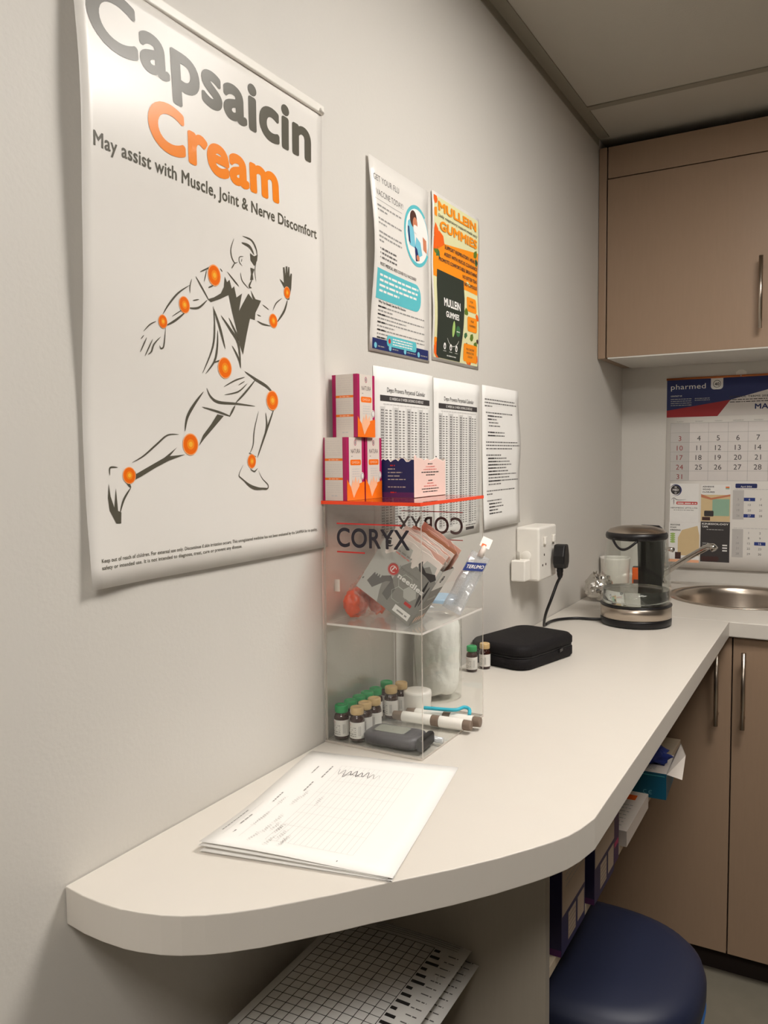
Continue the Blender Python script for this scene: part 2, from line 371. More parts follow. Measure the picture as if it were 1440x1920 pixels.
# tap
TX, TY = .138, 2.665
e = empty('tap', (TX, TY, 0), 'chrome swivel sink tap with a long sloping spout behind the kettle', 'tap')
MB().lathe([(.026, .0003), (.026, .006), (.021, .012), (.019, .04), (.020, .046), (.020, .066), (.012, .074)], CHROME, (TX, TY, 0), 28).build('base', e)
p1 = PY(1330, 1024, 2.54); p0 = Vector((TX, TY, .016))
pts = [p0+(p1-p0)*t+Vector((0, 0, .006*math.sin(math.pi*t))) for t in [i/10 for i in range(11)]]
pts += [p1+Vector((.010, -.006, -.001)), p1+Vector((.016, -.010, -.008))]
MB().tube(pts, [.0115]+[.0090]*9+[.0092, .0108, .0112], CHROME, 16).build('spout', e)
q = PY(1262, 1031, 2.60); MB().tube([(TX, TY, .072), (TX+.01, TY-.01, .10), (q+Vector((-.02, .01, .002))), q], [.009, .009, .006, .008], CHROME, 14).build('lever', e)
# ================================================================ UNDER THE WORKTOP
tag(MB().box((.0015, .950, FZ), (.335, .966, -.039), GREYB).build('support_panel', bevel=.0008), 'grey laminate upright panel carrying the near end of the long worktop', 'panel')
tag(MB().box((.0015, .967, -.333), (.30, 2.13, -.317), mat('shelf_board', (205, 190, 165), .5)).build('under_counter_shelf', bevel=.0008), 'narrow pale shelf board on the wall under the long worktop', 'shelf')
def face_map(o, ex, ey):
    o = Vector(o); ex = Vector(ex).normalized(); ey = Vector(ey).normalized(); n = ex.cross(ey)
    return lambda p, q, off: o+ex*p+ey*q+n*off
NAVYB = mat('carton_navy', (40, 36, 78), .45); CART = mat('carton_white', (225, 215, 205), .5)
def carton(name, y0, y1, x1, z1, label, red=True):
    o = MB().box((x1-.17, y0, -.3165), (x1, y1, z1), NAVYB); H = z1+.3165; W = y1-y0
    s = Sheet(face_map((x1, y0, -.3165), (0, 1, 0), (0, 0, 1)))
    s.rect(W*.02, H*.23, W*.97, H, 'kraft'); s.rect(W*.27, H*.04, W*.58, H*.20, 'kraft'); s.rect(W*.66, H*.05, W*.95, H*.20, 'kraft')
    for i in range(16): s.dashes(W*.14, W*.9, H*.38+i*H*.035, .003, 'grey', 2, i)
    for i in range(5): s.line((W*.29, H*(.06+.028*i)), (W*.56, H*(.06+.028*i)), .001, 'mid', 2)
    f = Sheet(face_map((x1-.17, y0, -.3165), (1, 0, 0), (0, 0, 1)))
    f.disc(.115, H*.36, .028, .045, 'dkred'); f.stroke([(.11, H*.2), (.13, H*.17), (.15, H*.21)], .002, 'grey'); f.rect(0, 0, .17, .01, 'purple')
    f.body = o; s.body = o
    ob = s.build(name, base=o) if False else None
    for sh in (s, f):
        for vs, fs, ink, k in sh.items:
            o.add([sh.fn(a, b, .00015+.00015*k) for a, b in vs], fs, INK[ink])
    return tag(o.build(name, recalc=False), label, 'carton', 'cartons on the under-counter shelf')
carton('medicine_carton', 1.103, 1.225, .308, -.06, 'tall navy carton with a pale printed side, nearest the support panel')
carton('medicine_carton', 1.262, 1.392, .313, -.06, 'tall navy carton with a red spot, second along the shelf under the worktop')
o = MB().box((.16, 1.402, -.3165), (.309, 1.440, -.09), mat('carton_purple', (60, 30, 80), .45))
s = Sheet(face_map((.16, 1.402, -.3165), (1, 0, 0), (0, 0, 1))); s.rect(.02, .13, .149, .19, 'magenta'); s.rect(.02, .195, .149, .22, 'pink'); s.rect(0, .03, .149, .045, 'magenta')
s2 = Sheet(face_map((.309, 1.402, -.3165), (0, 1, 0), (0, 0, 1))); s2.rect(.004, .12, .034, .19, 'dkred'); s2.rect(.004, .195, .034, .22, 'pink'); s2.rect(.004, .03, .034, .04, 'magenta')
for sh in (s, s2):
    for vs, fs, ink, k in sh.items: o.add([sh.fn(a, b, .0002) for a, b in vs], fs, INK[ink])
tag(o.build('slim_carton', recalc=False), 'slim upright carton in navy and magenta beside the flat white pack', 'carton')
# flat white pack
M_ = Matrix.Translation((.178, 1.485, -.3165))
o = MB().box((0, 0, 0), (.135, .19, .030), CART, M_)
s = Sheet(lambda p, q, off: M_ @ Vector((p, q, .030+off)))
s.rect(.09, .145, .118, .17, 'dorange')
for i in range(7): s.dashes(.015, .12, .02+i*.016, .004, 'grey', 1, i)
for vs, fs, ink, k in s.items: o.add([s.fn(a, b, .0003) for a, b in vs], fs, INK[ink])
tag(o.build('flat_white_pack', recalc=False), 'flat white printed pack lying at the shelf edge under the glove box', 'box')
# glove box
e = empty('glove_box', (.27, 1.76, -.3165), 'teal and white glove dispenser box jutting from the under-counter shelf', 'glove box')
TEALB = INK['tealbox']
M_ = Matrix.Translation((.113, 1.72, -.3165)) @ Matrix.Rotation(math.radians(3), 4, 'Z')
o = MB().box((0, 0, 0), (.225, .12, .056), TEALB, M_, faces={1: CART})
s = Sheet(lambda p, q, off: M_ @ Vector((p, -off, q))); s.rect(0, .049, .222, .0505, 'teal')
s.ring(.183, .012, .0045, .0045, .001, 'sky', 1, 60, 300, 14); s.ring(.194, .012, .0045, .0045, .001, 'sky', 1, 60, 300, 14); s.rect(.191, .0115, .195, .0125, 'sky')
s3 = Sheet(lambda p, q, off: M_ @ Vector((p, q, .056+off))); s3.dashes(.08, .2, .05, .010, 'charcoal', 1, 3); 
for i in range(3): s3.dashes(.06, .2, .035-.008*i, .004, 'grey', 1, i+9)
s4 = Sheet(lambda p, q, off: M_ @ Vector((.225+off, p, q))); s4.rect(.0, .049, .12, .0505, 'teal')
for sh in (s, s3, s4):
    for vs, fs, ink, k in sh.items: o.add([sh.fn(a, b, .0003) for a, b in vs], fs, INK[ink])
o.build('carton', e, recalc=False)
f = MB()   # opened end flap standing up
pts = [(.2255, .0, .056), (.2255, .12, .056), (.240, .115, .088), (.256, .06, .082), (.256, .0, .050)]
top = [M_ @ Vector(p) for p in pts]; bot = [p+Vector((.0006, -.0004, -.0006)) for p in top]
f.add(top+bot, [(0, 1, 2, 3, 4), (9, 8, 7, 6, 5)]+[(i, (i+1) % 5, 5+(i+1) % 5, 5+i) for i in range(5)], CART); f.build('end_flap', e)
g = MB(); GL = mat('blue_nitrile', (48, 66, 150), .5)
def blob(mb, c, r, mt, seed=0, amp=.25, sub=3, sc=(1, 1, 1), freq=1.6, flatz=None, smooth=True, sq=0):
    b = bmesh.new(); bmesh.ops.create_icosphere(b, subdivisions=sub, radius=1)
    for v in b.verts:
        n_ = noise.fractal(v.co*freq+Vector((seed*7.1, seed*3.3, 1)), .8, 2.0, 4)
        if sq: v.co /= (math.hypot(v.co.x, v.co.y)**sq+abs(v.co.z)**sq)**(1/sq)
        v.co *= 1+amp*n_
    b.verts.index_update(); vs = []
    for v in b.verts:
        p = Vector((v.co.x*r*sc[0], v.co.y*r*sc[1], v.co.z*r*sc[2]))+Vector(c)
        if flatz is not None: p.z = max(p.z, flatz)
        vs.append(p)
    mb.add(vs, [tuple(v.index for v in f_.verts) for f_ in b.faces], mt, smooth); b.free()
blob(g, M_ @ Vector((.165, .06, .075)), .034, GL, 3, .45, 4, (1.5, 1, .9), 2.2)
g.build('protruding_gloves', e)
# papers kept under the worktop
def low_pages(z, dx, label, n):
    A = PZ(650, 1705, z); B = PZ(890, 1777, z); C_ = PZ(440, 1920, z)
    ex = (B-A).normalized(); ey = -(Vector((0, 0, 1)).cross(ex)).normalized()
    A = A+ex*dx
    def fn(p, q, off): 
        P = A+ex*p+ey*q; return Vector((P.x, P.y, z+off+.004*math.sin(p*14)+.0))
    return fn
fn = low_pages(-.245, 0, '', 1)
def grid_page(fn, name, label, cat, ex_rows=True):
    s = Sheet(fn); s.paper(0, 0, .20, .287, PAPER, (10, 1))
    for i in range(19): s.line((.012, .03+i*.0138), (.155, .03+i*.0138), .0009, 'black')
    for i in range(11): s.line((.012+i*.0143, .03), (.012+i*.0143, .285), .0009, 'black')
    for i in range(18):
        s.rect(.157, .032+i*.0138, .158+.007+.005*((i*7) % 3), .032+i*.0138+.0055, 'black')
        s.dashes(.178, .192, .036+i*.0138, .003, 'mid', 1, i)
    for i in range(5): s.line((.06, .006+i*.0042), (.185, .006+i*.0042), .0006, 'mid')
    return s.build(name)
o = grid_page(fn, 'printed_register', '', ''); tag(o, 'printed register page with a dense black grid under the worktop, upper sheet', 'paper')
fn2 = low_pages(-.262, .026, '', 1)
o = grid_page(fn2, 'printed_register', '', ''); tag(o, 'gridded register page peeking out beneath the upper sheet under the worktop', 'paper')
B_ = fn2(.09, .12, 0); tag(MB().box((.05, .70, FZ), (.19, .90, -.270), mat('cardboard', (120, 96, 70), .8)).build('cardboard_box', bevel=.002), 'cardboard box on the floor under the register pages', 'box')
# ================================================================ STOOL
e = empty('stool', (.265, 1.365, FZ), 'navy padded swivel stool pushed beneath the long worktop', 'stool')
NAVY = mat('navy_vinyl', (28, 34, 58), .5, bump=.05, scale=200); BLUE = mat('blue_shell', (34, 88, 150), .4)
def superlathe(mb, prof, m, c, n=64, a=1, b=1, pw=2.6):
    vs = []
    for r, z in prof:
        for i in range(n):
            t = 2*math.pi*i/n; ct, st = math.cos(t), math.sin(t)
            vs.append((c[0]+a*r*math.copysign(abs(ct)**(2/pw), ct), c[1]+b*r*math.copysign(abs(st)**(2/pw), st), c[2]+z))
    fs = [(j*n+i, j*n+(i+1) % n, (j+1)*n+(i+1) % n, (j+1)*n+i) for j in range(len(prof)-1) for i in range(n)]
    fs += [tuple(range(n))[::-1], tuple((len(prof)-1)*n+i for i in range(n))]
    mb.add(vs, fs, m, True); return mb
c0 = (.262, 1.352, -.525)
superlathe(MB(), [(.9, .0), (.97, .008), (1.0, .025), (1.0, .045), (.975, .062), (.92, .073), (.8, .08), (.5, .084), (.02, .085)], NAVY, c0, a=.208, b=.178).build('seat', e)
superlathe(MB(), [(.5, -.028), (.9, -.024), (.975, -.01), (1.0, .006), (.96, .010)], BLUE, c0, a=.208, b=.178).build('seat_shell', e)
MB().lathe([(.025, FZ+.09), (.025, -.75), (.014, -.75), (.014, -.553), (.05, -.553), (.05, -.545)], BLACKP, (c0[0], c0[1], 0), 20).build('gas_column', e)
for k in range(5):
    a = math.radians(72*k+20); d = Vector((math.cos(a), math.sin(a), 0)); c = Vector((c0[0], c0[1], FZ+.085))
    l = MB().tube([c, c+d*.1+Vector((0, 0, -.01)), c+d*.19+Vector((0, 0, -.03))], [.02, .017, .012], BLACKP).build('leg', e)
    cc = c+d*.19; cc.z = FZ+.026
    MB().lathe([(.010, -.012), (.025, -.009), (.026, 0), (.025, .009), (.010, .012)], BLACKP, cc, 20, Matrix.Rotation(math.pi/2, 4, 'X')).build('castor', l)

# ================================================================ POSTER (Capsaicin Cream)
P0, P1, Q0, Q1 = .541, .965, .284, .896
def bulge(p, q):
    t = (p-P0)/(P1-P0); r = (q-Q0)/(Q1-Q0)
    b = .004+.013*(1-max(t, 0))**2.2*math.exp(-((r-.72)/.28)**2)+.003*math.sin(r*17+t*3)*(1-abs(r-.5)) * .5
    b += .006*max(0, 1-t*6)*max(0, 1-r*8)
    return b
s = Sheet(lambda p, q, off: Vector((bulge(p, q)+off, p, q)))
s.paper(P0, Q0, P1, Q1, GPAPER, (28, 28), .0004)
s.text('Capsaicin', .555, .9395, .8135, .8735, 'pgrey', 1, .040)
s.text('Cream', .630, .8625, .7385, .7905, 'porange', 1, .048)
s.text('May assist with Muscle, Joint & Nerve Discomfort', .5555, .9475, .7135, .7275, 'pgrey', 1, .020)
s.text('Keep out of reach of children. For external use only. Discontinue if skin irritation occurs. This unregistered medicine has not been evaluated by the SAHPRA for its quality,', .555, .939, .3095, .3135, 'pgrey', 1, .01)
s.text('safety or intended use. It is not intended to diagnose, treat, cure or prevent any disease.', .555, .774, .3025, .3065, 'pgrey', 1, .01)
K = 1/3.309
def cp(X_, Y_): return WY(190+X_*K, 420+Y_*K, .006)
def ST(pts, w_): s.stroke([cp(*p) for p in pts], w_*K*.00066, 'pgrey', 2)
def PG(pts): s.npoly([cp(*p) for p in pts], 'pgrey', 2)
PG([(770, 325), (785, 360), (800, 345), (815, 400), (830, 385), (845, 455), (880, 430), (860, 540), (920, 430), (950, 470), (935, 410), (965, 465), (1000, 475), (985, 510), (965, 550), (960, 595), (930, 585), (905, 690), (880, 810), (860, 750), (850, 690), (820, 560), (795, 440), (740, 465), (680, 485), (665, 465), (700, 455), (745, 430), (765, 390)])
PG([(925, 180), (950, 200), (972, 190), (970, 225), (955, 260), (930, 225)])
PG([(930, 270), (955, 280), (945, 310), (950, 345), (930, 348), (935, 310)])
PG([(1112, 338), (1140, 365), (1132, 268), (1140, 268), (1150, 330), (1148, 262), (1157, 262), (1162, 325), (1163, 265), (1170, 268), (1173, 330), (1180, 305), (1187, 310), (1185, 400), (1175, 470), (1160, 465), (1145, 400)])
PG([(725, 1180), (765, 1190), (700, 1270), (650, 1330), (615, 1378), (640, 1310), (690, 1240)])
PG([(220, 1585), (225, 1550), (330, 1490), (400, 1450), (480, 1385), (435, 1440), (530, 1430), (430, 1468), (350, 1510), (250, 1570)])
PG([(52, 1610), (62, 1690), (85, 1760), (96, 1640), (108, 1780), (128, 1790), (125, 1858), (95, 1858), (55, 1780), (46, 1700)])
for pts, w_ in (
    ([(822, 90), (805, 150), (810, 200), (830, 240), (850, 235)], 9), ([(832, 240), (812, 275)], 8), ([(875, 75), (930, 100), (960, 150), (970, 200)], 12), ([(870, 115), (920, 140), (950, 190)], 18),
    ([(885, 200), (860, 205), (860, 235), (880, 260)], 6), ([(875, 215), (872, 235)], 5), ([(965, 235), (958, 290), (968, 355)], 6), ([(942, 345), (925, 385), (940, 395)], 14), ([(870, 300), (880, 350), (925, 402)], 7), ([(785, 295), (830, 350), (860, 385)], 10),
    ([(612, 297), (650, 280), (690, 262)], 9), ([(740, 275), (755, 295)], 6), ([(655, 285), (640, 355)], 7), ([(665, 395), (700, 380)], 9), ([(585, 325), (625, 395), (670, 475)], 12), ([(545, 380), (470, 430), (410, 500), (372, 560)], 11), ([(560, 340), (548, 385), (548, 430)], 7), ([(565, 475), (605, 468)], 7), ([(530, 520), (600, 520), (660, 470)], 12), ([(395, 630), (450, 600), (520, 545)], 13), ([(430, 575), (500, 530)], 6),
    ([(330, 605), (290, 625), (250, 668)], 7), ([(390, 640), (385, 720), (378, 765), (362, 772), (355, 752)], 9), ([(360, 700), (320, 745), (305, 790), (285, 810)], 10), ([(310, 715), (265, 820)], 7), ([(272, 705), (235, 795)], 7), ([(255, 690), (235, 715)], 5),
    ([(1010, 500), (1050, 530)], 7), ([(1130, 460), (1095, 490), (1075, 535)], 8), ([(1165, 470), (1145, 540), (1100, 610)], 17), ([(975, 600), (1010, 620), (1060, 632)], 12), ([(975, 560), (1000, 572)], 5),
    ([(697, 510), (702, 620), (690, 760), (627, 925)], 14), ([(697, 520), (735, 640), (768, 775)], 20), ([(722, 660), (718, 760), (700, 850), (645, 930)], 15), ([(690, 862), (760, 838)], 9), ([(745, 568), (800, 650), (850, 740), (865, 895)], 22), ([(795, 582), (840, 680), (880, 770)], 17), ([(812, 755), (850, 830), (865, 895)], 15),
    ([(655, 1018), (680, 1070), (730, 1105), (840, 1115), (955, 1130)], 16), ([(760, 1010), (830, 970), (890, 950)], 9), ([(765, 1060), (850, 1040), (905, 990)], 9), ([(850, 1000), (890, 975)], 6), ([(958, 965), (890, 1050), (835, 1110)], 14), ([(833, 1125), (800, 1195)], 15), ([(805, 1192), (730, 1165), (630, 1135)], 13),
    ([(890, 915), (960, 965), (1030, 1010), (1075, 1060)], 20), ([(1075, 1140), (1030, 1280), (978, 1450)], 17), ([(1022, 1170), (1030, 1250), (1015, 1330)], 14), ([(978, 1160), (955, 1280), (950, 1370), (930, 1425)], 9), ([(925, 1420), (970, 1445)], 8),
    ([(890, 1495), (865, 1555), (880, 1578), (945, 1625), (1030, 1645), (1045, 1620), (1010, 1580), (985, 1530)], 10), ([(900, 1600), (960, 1640), (1040, 1640)], 18), ([(935, 1520), (960, 1535), (980, 1515)], 9),
    ([(635, 1040), (580, 1120), (540, 1200), (528, 1285)], 20), ([(490, 1305), (420, 1310), (350, 1370), (270, 1440), (200, 1480)], 11), ([(110, 1510), (62, 1512), (60, 1560)], 9), ([(213, 1530), (228, 1580)], 11), ([(190, 1635), (145, 1710), (118, 1800)], 12), ([(160, 1590), (190, 1635)], 16)):
    ST(pts, w_)
for cx, cy, rx, ry in ((703, 318, 38, 62), (510, 502, 32, 50), (372, 606, 26, 40), (1160, 425, 18, 35), (1077, 600, 24, 42), (765, 893, 40, 62), (1062, 1095, 34, 58), (563, 1367, 45, 64), (943, 1472, 24, 42), (181, 1560, 38, 50)):
    a = cp(cx, cy); b = cp(cx+rx, cy); c = cp(cx, cy-ry)
    RX_, RY_ = abs(b[0]-a[0]), abs(c[1]-a[1])
    for kk, (f_, ink) in enumerate(((1.07, 'dot1'), (.96, 'dot2'), (.5, 'dot3'), (.26, 'dot4'))): s.disc(a[0], a[1], RX_*f_, RY_*f_, ink, 3+kk)
pe = empty('wall_poster', (0, (P0+P1)/2, Q0), 'large white Capsaicin Cream poster with a running man, taped to the wall', 'poster')
s.build('poster_sheet', pe)
MB().box((.0008, P0-.004, Q1-.0105), (.0082, P1+.002, Q1+.002), WHITEP).build('top_rail', pe, .002, 3)
MB().tube([(.0095, P1-.010, Q1-.006), (.0085, P1-.002, Q1-.009)], .0022, WHITEP).build('rail_clip', pe)
# ================================================================ A4 SHEETS ON THE WALL
def a4(y0, z0, bulgefn, mt=PAPER, n=(8, 12)):
    s = Sheet(lambda p, q, off: Vector((bulgefn(p/.21, q/.297)+off, y0+p, z0+q))); s.paper(0, 0, .21, .297, mt, n); return s
# flu vaccine leaflet
s = a4(1.0915, .5775, lambda t, r: .0015+.013*(1-t)**2*math.exp(-((r-.55)/.35)**2)+.004*max(0, t-.8)*math.sin(r*6), GPAPER)
s.text('GET YOUR FLU', .012, .100, .263, .272, 'mid', 1, .0); s.text('VACCINE TODAY!', .018, .113, .241, .250, 'mid', 1, .0)
s.line((.010, .234), (.108, .234), .0006, 'grey')
yy = .224
for i, fi in enumerate((1, .4, 0, 1, .35, 0, 1, 1, .2)):
    if fi: s.dashes(.018, .105, yy, .0042, 'grey', 1, i, 4, fi)
    yy -= .0068
for i in range(3): s.dashes(.028, .095, .158-.0068*i, .0045, 'mid', 1, 40+i, 3, .85); s.disc(.022, .1595-.0068*i, .0012, .0012, 'mid')
s.text('MOST MEDICAL AIDS COVER FLU VACCINES!', .022, .160, .1335, .1385, 'charcoal', 1, .01)
s.rrect(.012, .082, .178, .128, 'teal', .020, 1, (0, 1, 1, 0))
for i in range(4): s.dashes(.022, .168, .1175-.008*i, .0056, 'white', 2, 60+i, 4, (1, .98, .95, .5)[i])
s.text('Why You Should Get the Flu Vaccine', .022, .120, .0765, .0805, 'black', 1, .015)
for i in range(9):
    s.dashes(.022, .19, .070-.0060*i, .0035, 'grey', 1, 80+i, 4, (1, .3, 1, .6, 1, .35, 1, 1, .4)[i])
    if i % 2 == 0: s.dashes(.022, .05, .070-.0060*i, .0038, 'black', 2, 5)
s.rect(.008, .004, .205, .021, 'navy', 1)
s.rrect(.055, .0125, .160, .030, 'teal', .006, 2)
for i in range(3): s.dashes(.075, .145, .0245-.0042*i, .0030, 'white', 3, 100+i)
s.disc(.064, .021, .004, .004, 'red', 3)
for x_, w_ in ((.018, .022), (.066, .02), (.118, .03), (.168, .025)): s.disc(x_, .010, .0045, .0045, 'sky', 3); s.dashes(x_+.008, x_+w_+.008, .0085, .003, 'grey', 3, int(x_*999))
# round picture of a masked nurse giving a vaccine
cx, cy = .165, .210
s.disc(cx, cy, .046, .047, 'sky', 1); s.ring(cx, cy, .050, .051, .006, 'teal', 2, 50, 330); s.disc(cx, cy, .044, .045, 'white', 2)
s.npoly([(cx-.035, cy+.018), (cx-.022, cy+.026), (cx-.012, cy+.004), (cx-.006, cy-.022), (cx-.030, cy-.020), (cx-.038, cy)], 'sky', 3)
s.npoly([(cx-.036, cy+.010), (cx-.031, cy+.010), (cx-.026, cy-.018), (cx-.033, cy-.014)], 'navy', 4)
s.disc(cx-.014, cy+.026, .013, .014, 'hair', 4); s.disc(cx-.008, cy+.018, .009, .012, 'skin', 5); s.rrect(cx-.015, cy+.004, cx+.002, cy+.017, 'white', .005, 6)
s.npoly([(cx-.004, cy-.002), (cx+.012, cy-.008), (cx+.020, cy-.028), (cx+.002, cy-.036), (cx-.008, cy-.020)], 'sky', 4)
s.npoly([(cx-.010, cy-.018), (cx-.001, cy-.022), (cx+.008, cy-.040), (cx-.006, cy-.043)], 'navy', 5)
s.npoly([(cx+.022, cy+.004), (cx+.036, cy), (cx+.038, cy-.022), (cx+.024, cy-.018)], 'skin', 4)
s.disc(cx+.002, cy-.036, .006, .005, 'skin', 6)
tag(s.build('flu_leaflet'), 'white flu vaccine leaflet with a teal ring picture, left of the orange leaflet', 'leaflet')
# mullein leaflet
s = a4(1.3135, .5845, lambda t, r: .0012+.003*math.sin(r*5.5)**2, GPAPER)
e_ = .006; s.rect(e_, e_, .21-e_, .297-e_, 'cream')
s.npoly([(e_, .150), (.21-e_, .146), (.21-e_, .228), (.13, .221), (.055, .214), (e_, .214)], 'orange', 2); s.npoly([(e_, .196), (e_, .218), (.026, .232), (.044, .226), (.050, .212), (.024, .200)], 'dorange', 3)
s.text('MULLEIN', .022, .193, .267, .284, 'orange', 8, .05); s.text('GUMMIES', .028, .196, .234, .251, 'orange', 8, .05)
s.text('Daily respiratory support made easy', .022, .197, .2565, .2615, 'charcoal', 8, .015)
for i, (t_, a_) in enumerate((('SUPPORT RESPIRATORY HEALTH', .051), ('ASSIST WITH MUCUS CLEARANCE', .050), ('PROMOTE COMFORTABLE BREATHING', .028), ('NO BITTER TEAS', .133), ('NO CAPSULES', .141))):
    s.text(t_, a_, .201, .2055-.0125*i, .2120-.0125*i, 'charcoal', 8, .02)
s.npoly([(.016, .012), (.018, .135), (.021, .164), (.138, .163), (.139, .130), (.128, .06), (.118, .007), (.024, .007)], 'pouch', 5)
s.text('MULLEIN', .045, .117, .102, .117, 'white', 6, .035); s.text('GUMMIES', .052, .110, .083, .094, 'white', 6, .035)
s.stroke([(.083, .050), (.086, .065), (.088, .080)], .012, 'lime', 6); s.disc(.106, .063, .010, .010, 'green', 6); s.dashes(.099, .113, .061, .003, 'white', 7, 4)
s.ring(.085, .058, .030, .026, .0015, 'pale', 6, 210, 330, 14)
for x_ in (.050, .076, .101): s.disc(x_, .030, .005, .006, 'white', 6); s.disc(x_, .029, .002, .003, 'pouch', 7); s.dashes(x_-.006, x_+.007, .0205, .0022, 'pale', 6, 3)
s.dashes(.060, .100, .0125, .0035, 'pale', 6, 8)
R = random.Random(4)
for x_, y_, sz, ik in ((.012, .285, .012, 'dorange'), (.010, .262, .010, 'orange'), (.014, .228, .013, 'dorange'), (.030, .216, .010, 'dorange'), (.014, .200, .012, 'leaf'), (.026, .190, .009, 'green'), (.19, .222, .010, 'leaf'), (.196, .208, .009, 'green'), (.018, .020, .017, 'dorange'), (.012, .035, .010, 'orange'), (.170, .060, .008, 'leaf'), (.145, .104, .008, 'leaf'), (.198, .100, .009, 'dorange'), (.142, .060, .007, 'green'), (.19, .045, .009, 'leaf'), (.198, .02, .009, 'dorange'), (.152, .018, .012, 'orange'), (.16, .010, .012, 'dorange'), (.148, .040, .006, 'brown'), (.2, .055, .006, 'brown')):
    pts = [(min(max(x_+sz*R.uniform(.6, 1.2)*math.cos(i*.9), e_), .21-e_), min(max(y_+sz*R.uniform(.6, 1.3)*math.sin(i*.9), e_), .297-e_)) for i in range(7)]; s.npoly(pts, ik, 3)
for i, (a, b, l1, l2) in enumerate(((.149, .120, 'FOR', 'SMOKERS'), (.149, .082, 'FOR', 'VAPERS'))):
    s.rrect(a, b-.012, a+.046, b+.016, 'orange', .005, 5); s.text(l1, a+.016, a+.030, b+.006, b+.010, 'charcoal', 6, .01); s.text(l2, a+.008, a+.038, b-.003, b+.001, 'charcoal', 6, .01)
s.rrect(.134, .011, .198, .045, 'orange', .005, 5)
for i, t_ in enumerate(('FOR CHRONIC', 'PRODUCTIVE', 'COUGH')): s.ctext(t_, .166, .033-.007*i, .004, 'charcoal', 6, .01)
tag(s.build('gummies_leaflet'), 'orange and cream mullein gummies leaflet showing a black pouch', 'leaflet')
# two dosing calendars
def dosing(y0, z0, label):
    s = a4(y0, z0, lambda t, r: .0012+.002*math.sin(t*3)*r)
    s.text('Depo Provera Perpetual Calendar', .042, .178, .258, .2655, 'charcoal', 1, .004)
    s.rect(.020, .243, .196, .2525, 'charcoal', 1); s.text('12 WEEKS & 13 WEEK DOSING SCHEDULE', .050, .170, .2455, .2500, 'white', 2, .012)
    for i in range(1): s.dashes(.03, .19, .2375, .0028, 'light', 1, 5)
    for c in range(4):
        x0 = .020+c*.0445
        s.rect(x0, .022, x0+.013, .234, 'light', 1)
        for rr in range(46):
            z = .2275-rr*.00448
            s.rect(x0+.0025, z, x0+.0062, z+.0024, 'mid', 2); s.rect(x0+.0075, z, x0+.0105, z+.0024, 'mid', 2)
            for k in range(2):
                s.rect(x0+.0165+k*.0125, z, x0+.0195+k*.0125, z+.0022, 'mid', 2); s.rect(x0+.0205+k*.0125, z, x0+.0235+k*.0125, z+.0022, 'grey', 2)
        s.line((x0+.0145, .022), (x0+.0145, .236), .0004, 'mid', 2); s.line((x0+.041, .022), (x0+.041, .236), .0004, 'mid', 2)
    s.rect(.14, .010, .18, .0155, 'charcoal', 1); s.dashes(.05, .09, .012, .003, 'grey', 1, 9); s.dashes(.14, .19, .0185, .003, 'mid', 1, 7)
    s.disc(.0085, .1535, .0028, .0028, 'black', 1)
    return tag(s.build('dosing_calendar'), label, 'printed sheet')
dosing(1.1045, .2585, 'white dosing calendar sheet of small number columns right behind the stacked boxes')
dosing(1.3185, .2565, 'white dosing calendar sheet between its twin and the typed notes')
# typed notes
s = a4(1.5425, .2595, lambda t, r: .0012+.006*math.exp(-((r-.6)/.2)**2)*t*t+.005*(1-r)**3)
z = .268; R = random.Random(12)
for (x_, wd, b) in ((.014, .17, 0), (.014, .18, 0), (.014, .04, 0), None, (.02, .15, 0), (.03, .08, 1), (.03, .05, 1), (.036, .05, 0), (.036, .06, 0), None, (.03, .09, 1), (.03, .09, 1), None, (.02, .17, 0), (.02, .18, 0), (.02, .14, 0), None, (.02, .08, 0), (.03, .10, 1), (.03, .12, 1), (.03, .13, 1), (.03, .10, 1), (.03, .11, 1), (.03, .16, 1), (.03, .12, 0), (.03, .17, 1), (.03, .07, 0), None, (.02, .16, 0), (.02, .03, 0), None, (.02, .08, 0), (.03, .07, 1), (.03, .08, 1), (.03, .05, 1), (.03, .07, 1)) if False else ():
    pass
rows = [(.014, .17, 0), (.014, .18, 0), (.014, .04, 0), 0, (.02, .15, 0), (.03, .08, 1), (.03, .05, 1), (.036, .05, 0), (.036, .06, 0), 0, (.03, .09, 1), (.03, .09, 1), 0, (.02, .17, 0), (.02, .18, 0), (.02, .14, 0), 0, (.02, .08, 0), (.03, .10, 1), (.03, .12, 1), (.03, .13, 1), (.03, .10, 1), (.03, .11, 1), (.03, .16, 1), (.03, .12, 0), (.03, .17, 1), (.03, .07, 0), 0, (.02, .16, 0), (.02, .03, 0), 0, (.02, .08, 0), (.03, .07, 1), (.03, .08, 1), (.03, .05, 1), (.03, .07, 1)]
for i, r_ in enumerate(rows):
    if r_:
        x_, wd, b = r_; s.dashes(x_, min(x_+wd, .2), z, .0040, 'mid', 1, i, 3.2)
        if b: s.dashes(x_, x_+wd*.4, z, .0044, 'black', 2, i+50)
    z -= .0068
tag(s.build('typed_notes'), 'white typed notes sheet, the right end of the row of sheets above the socket', 'printed sheet')

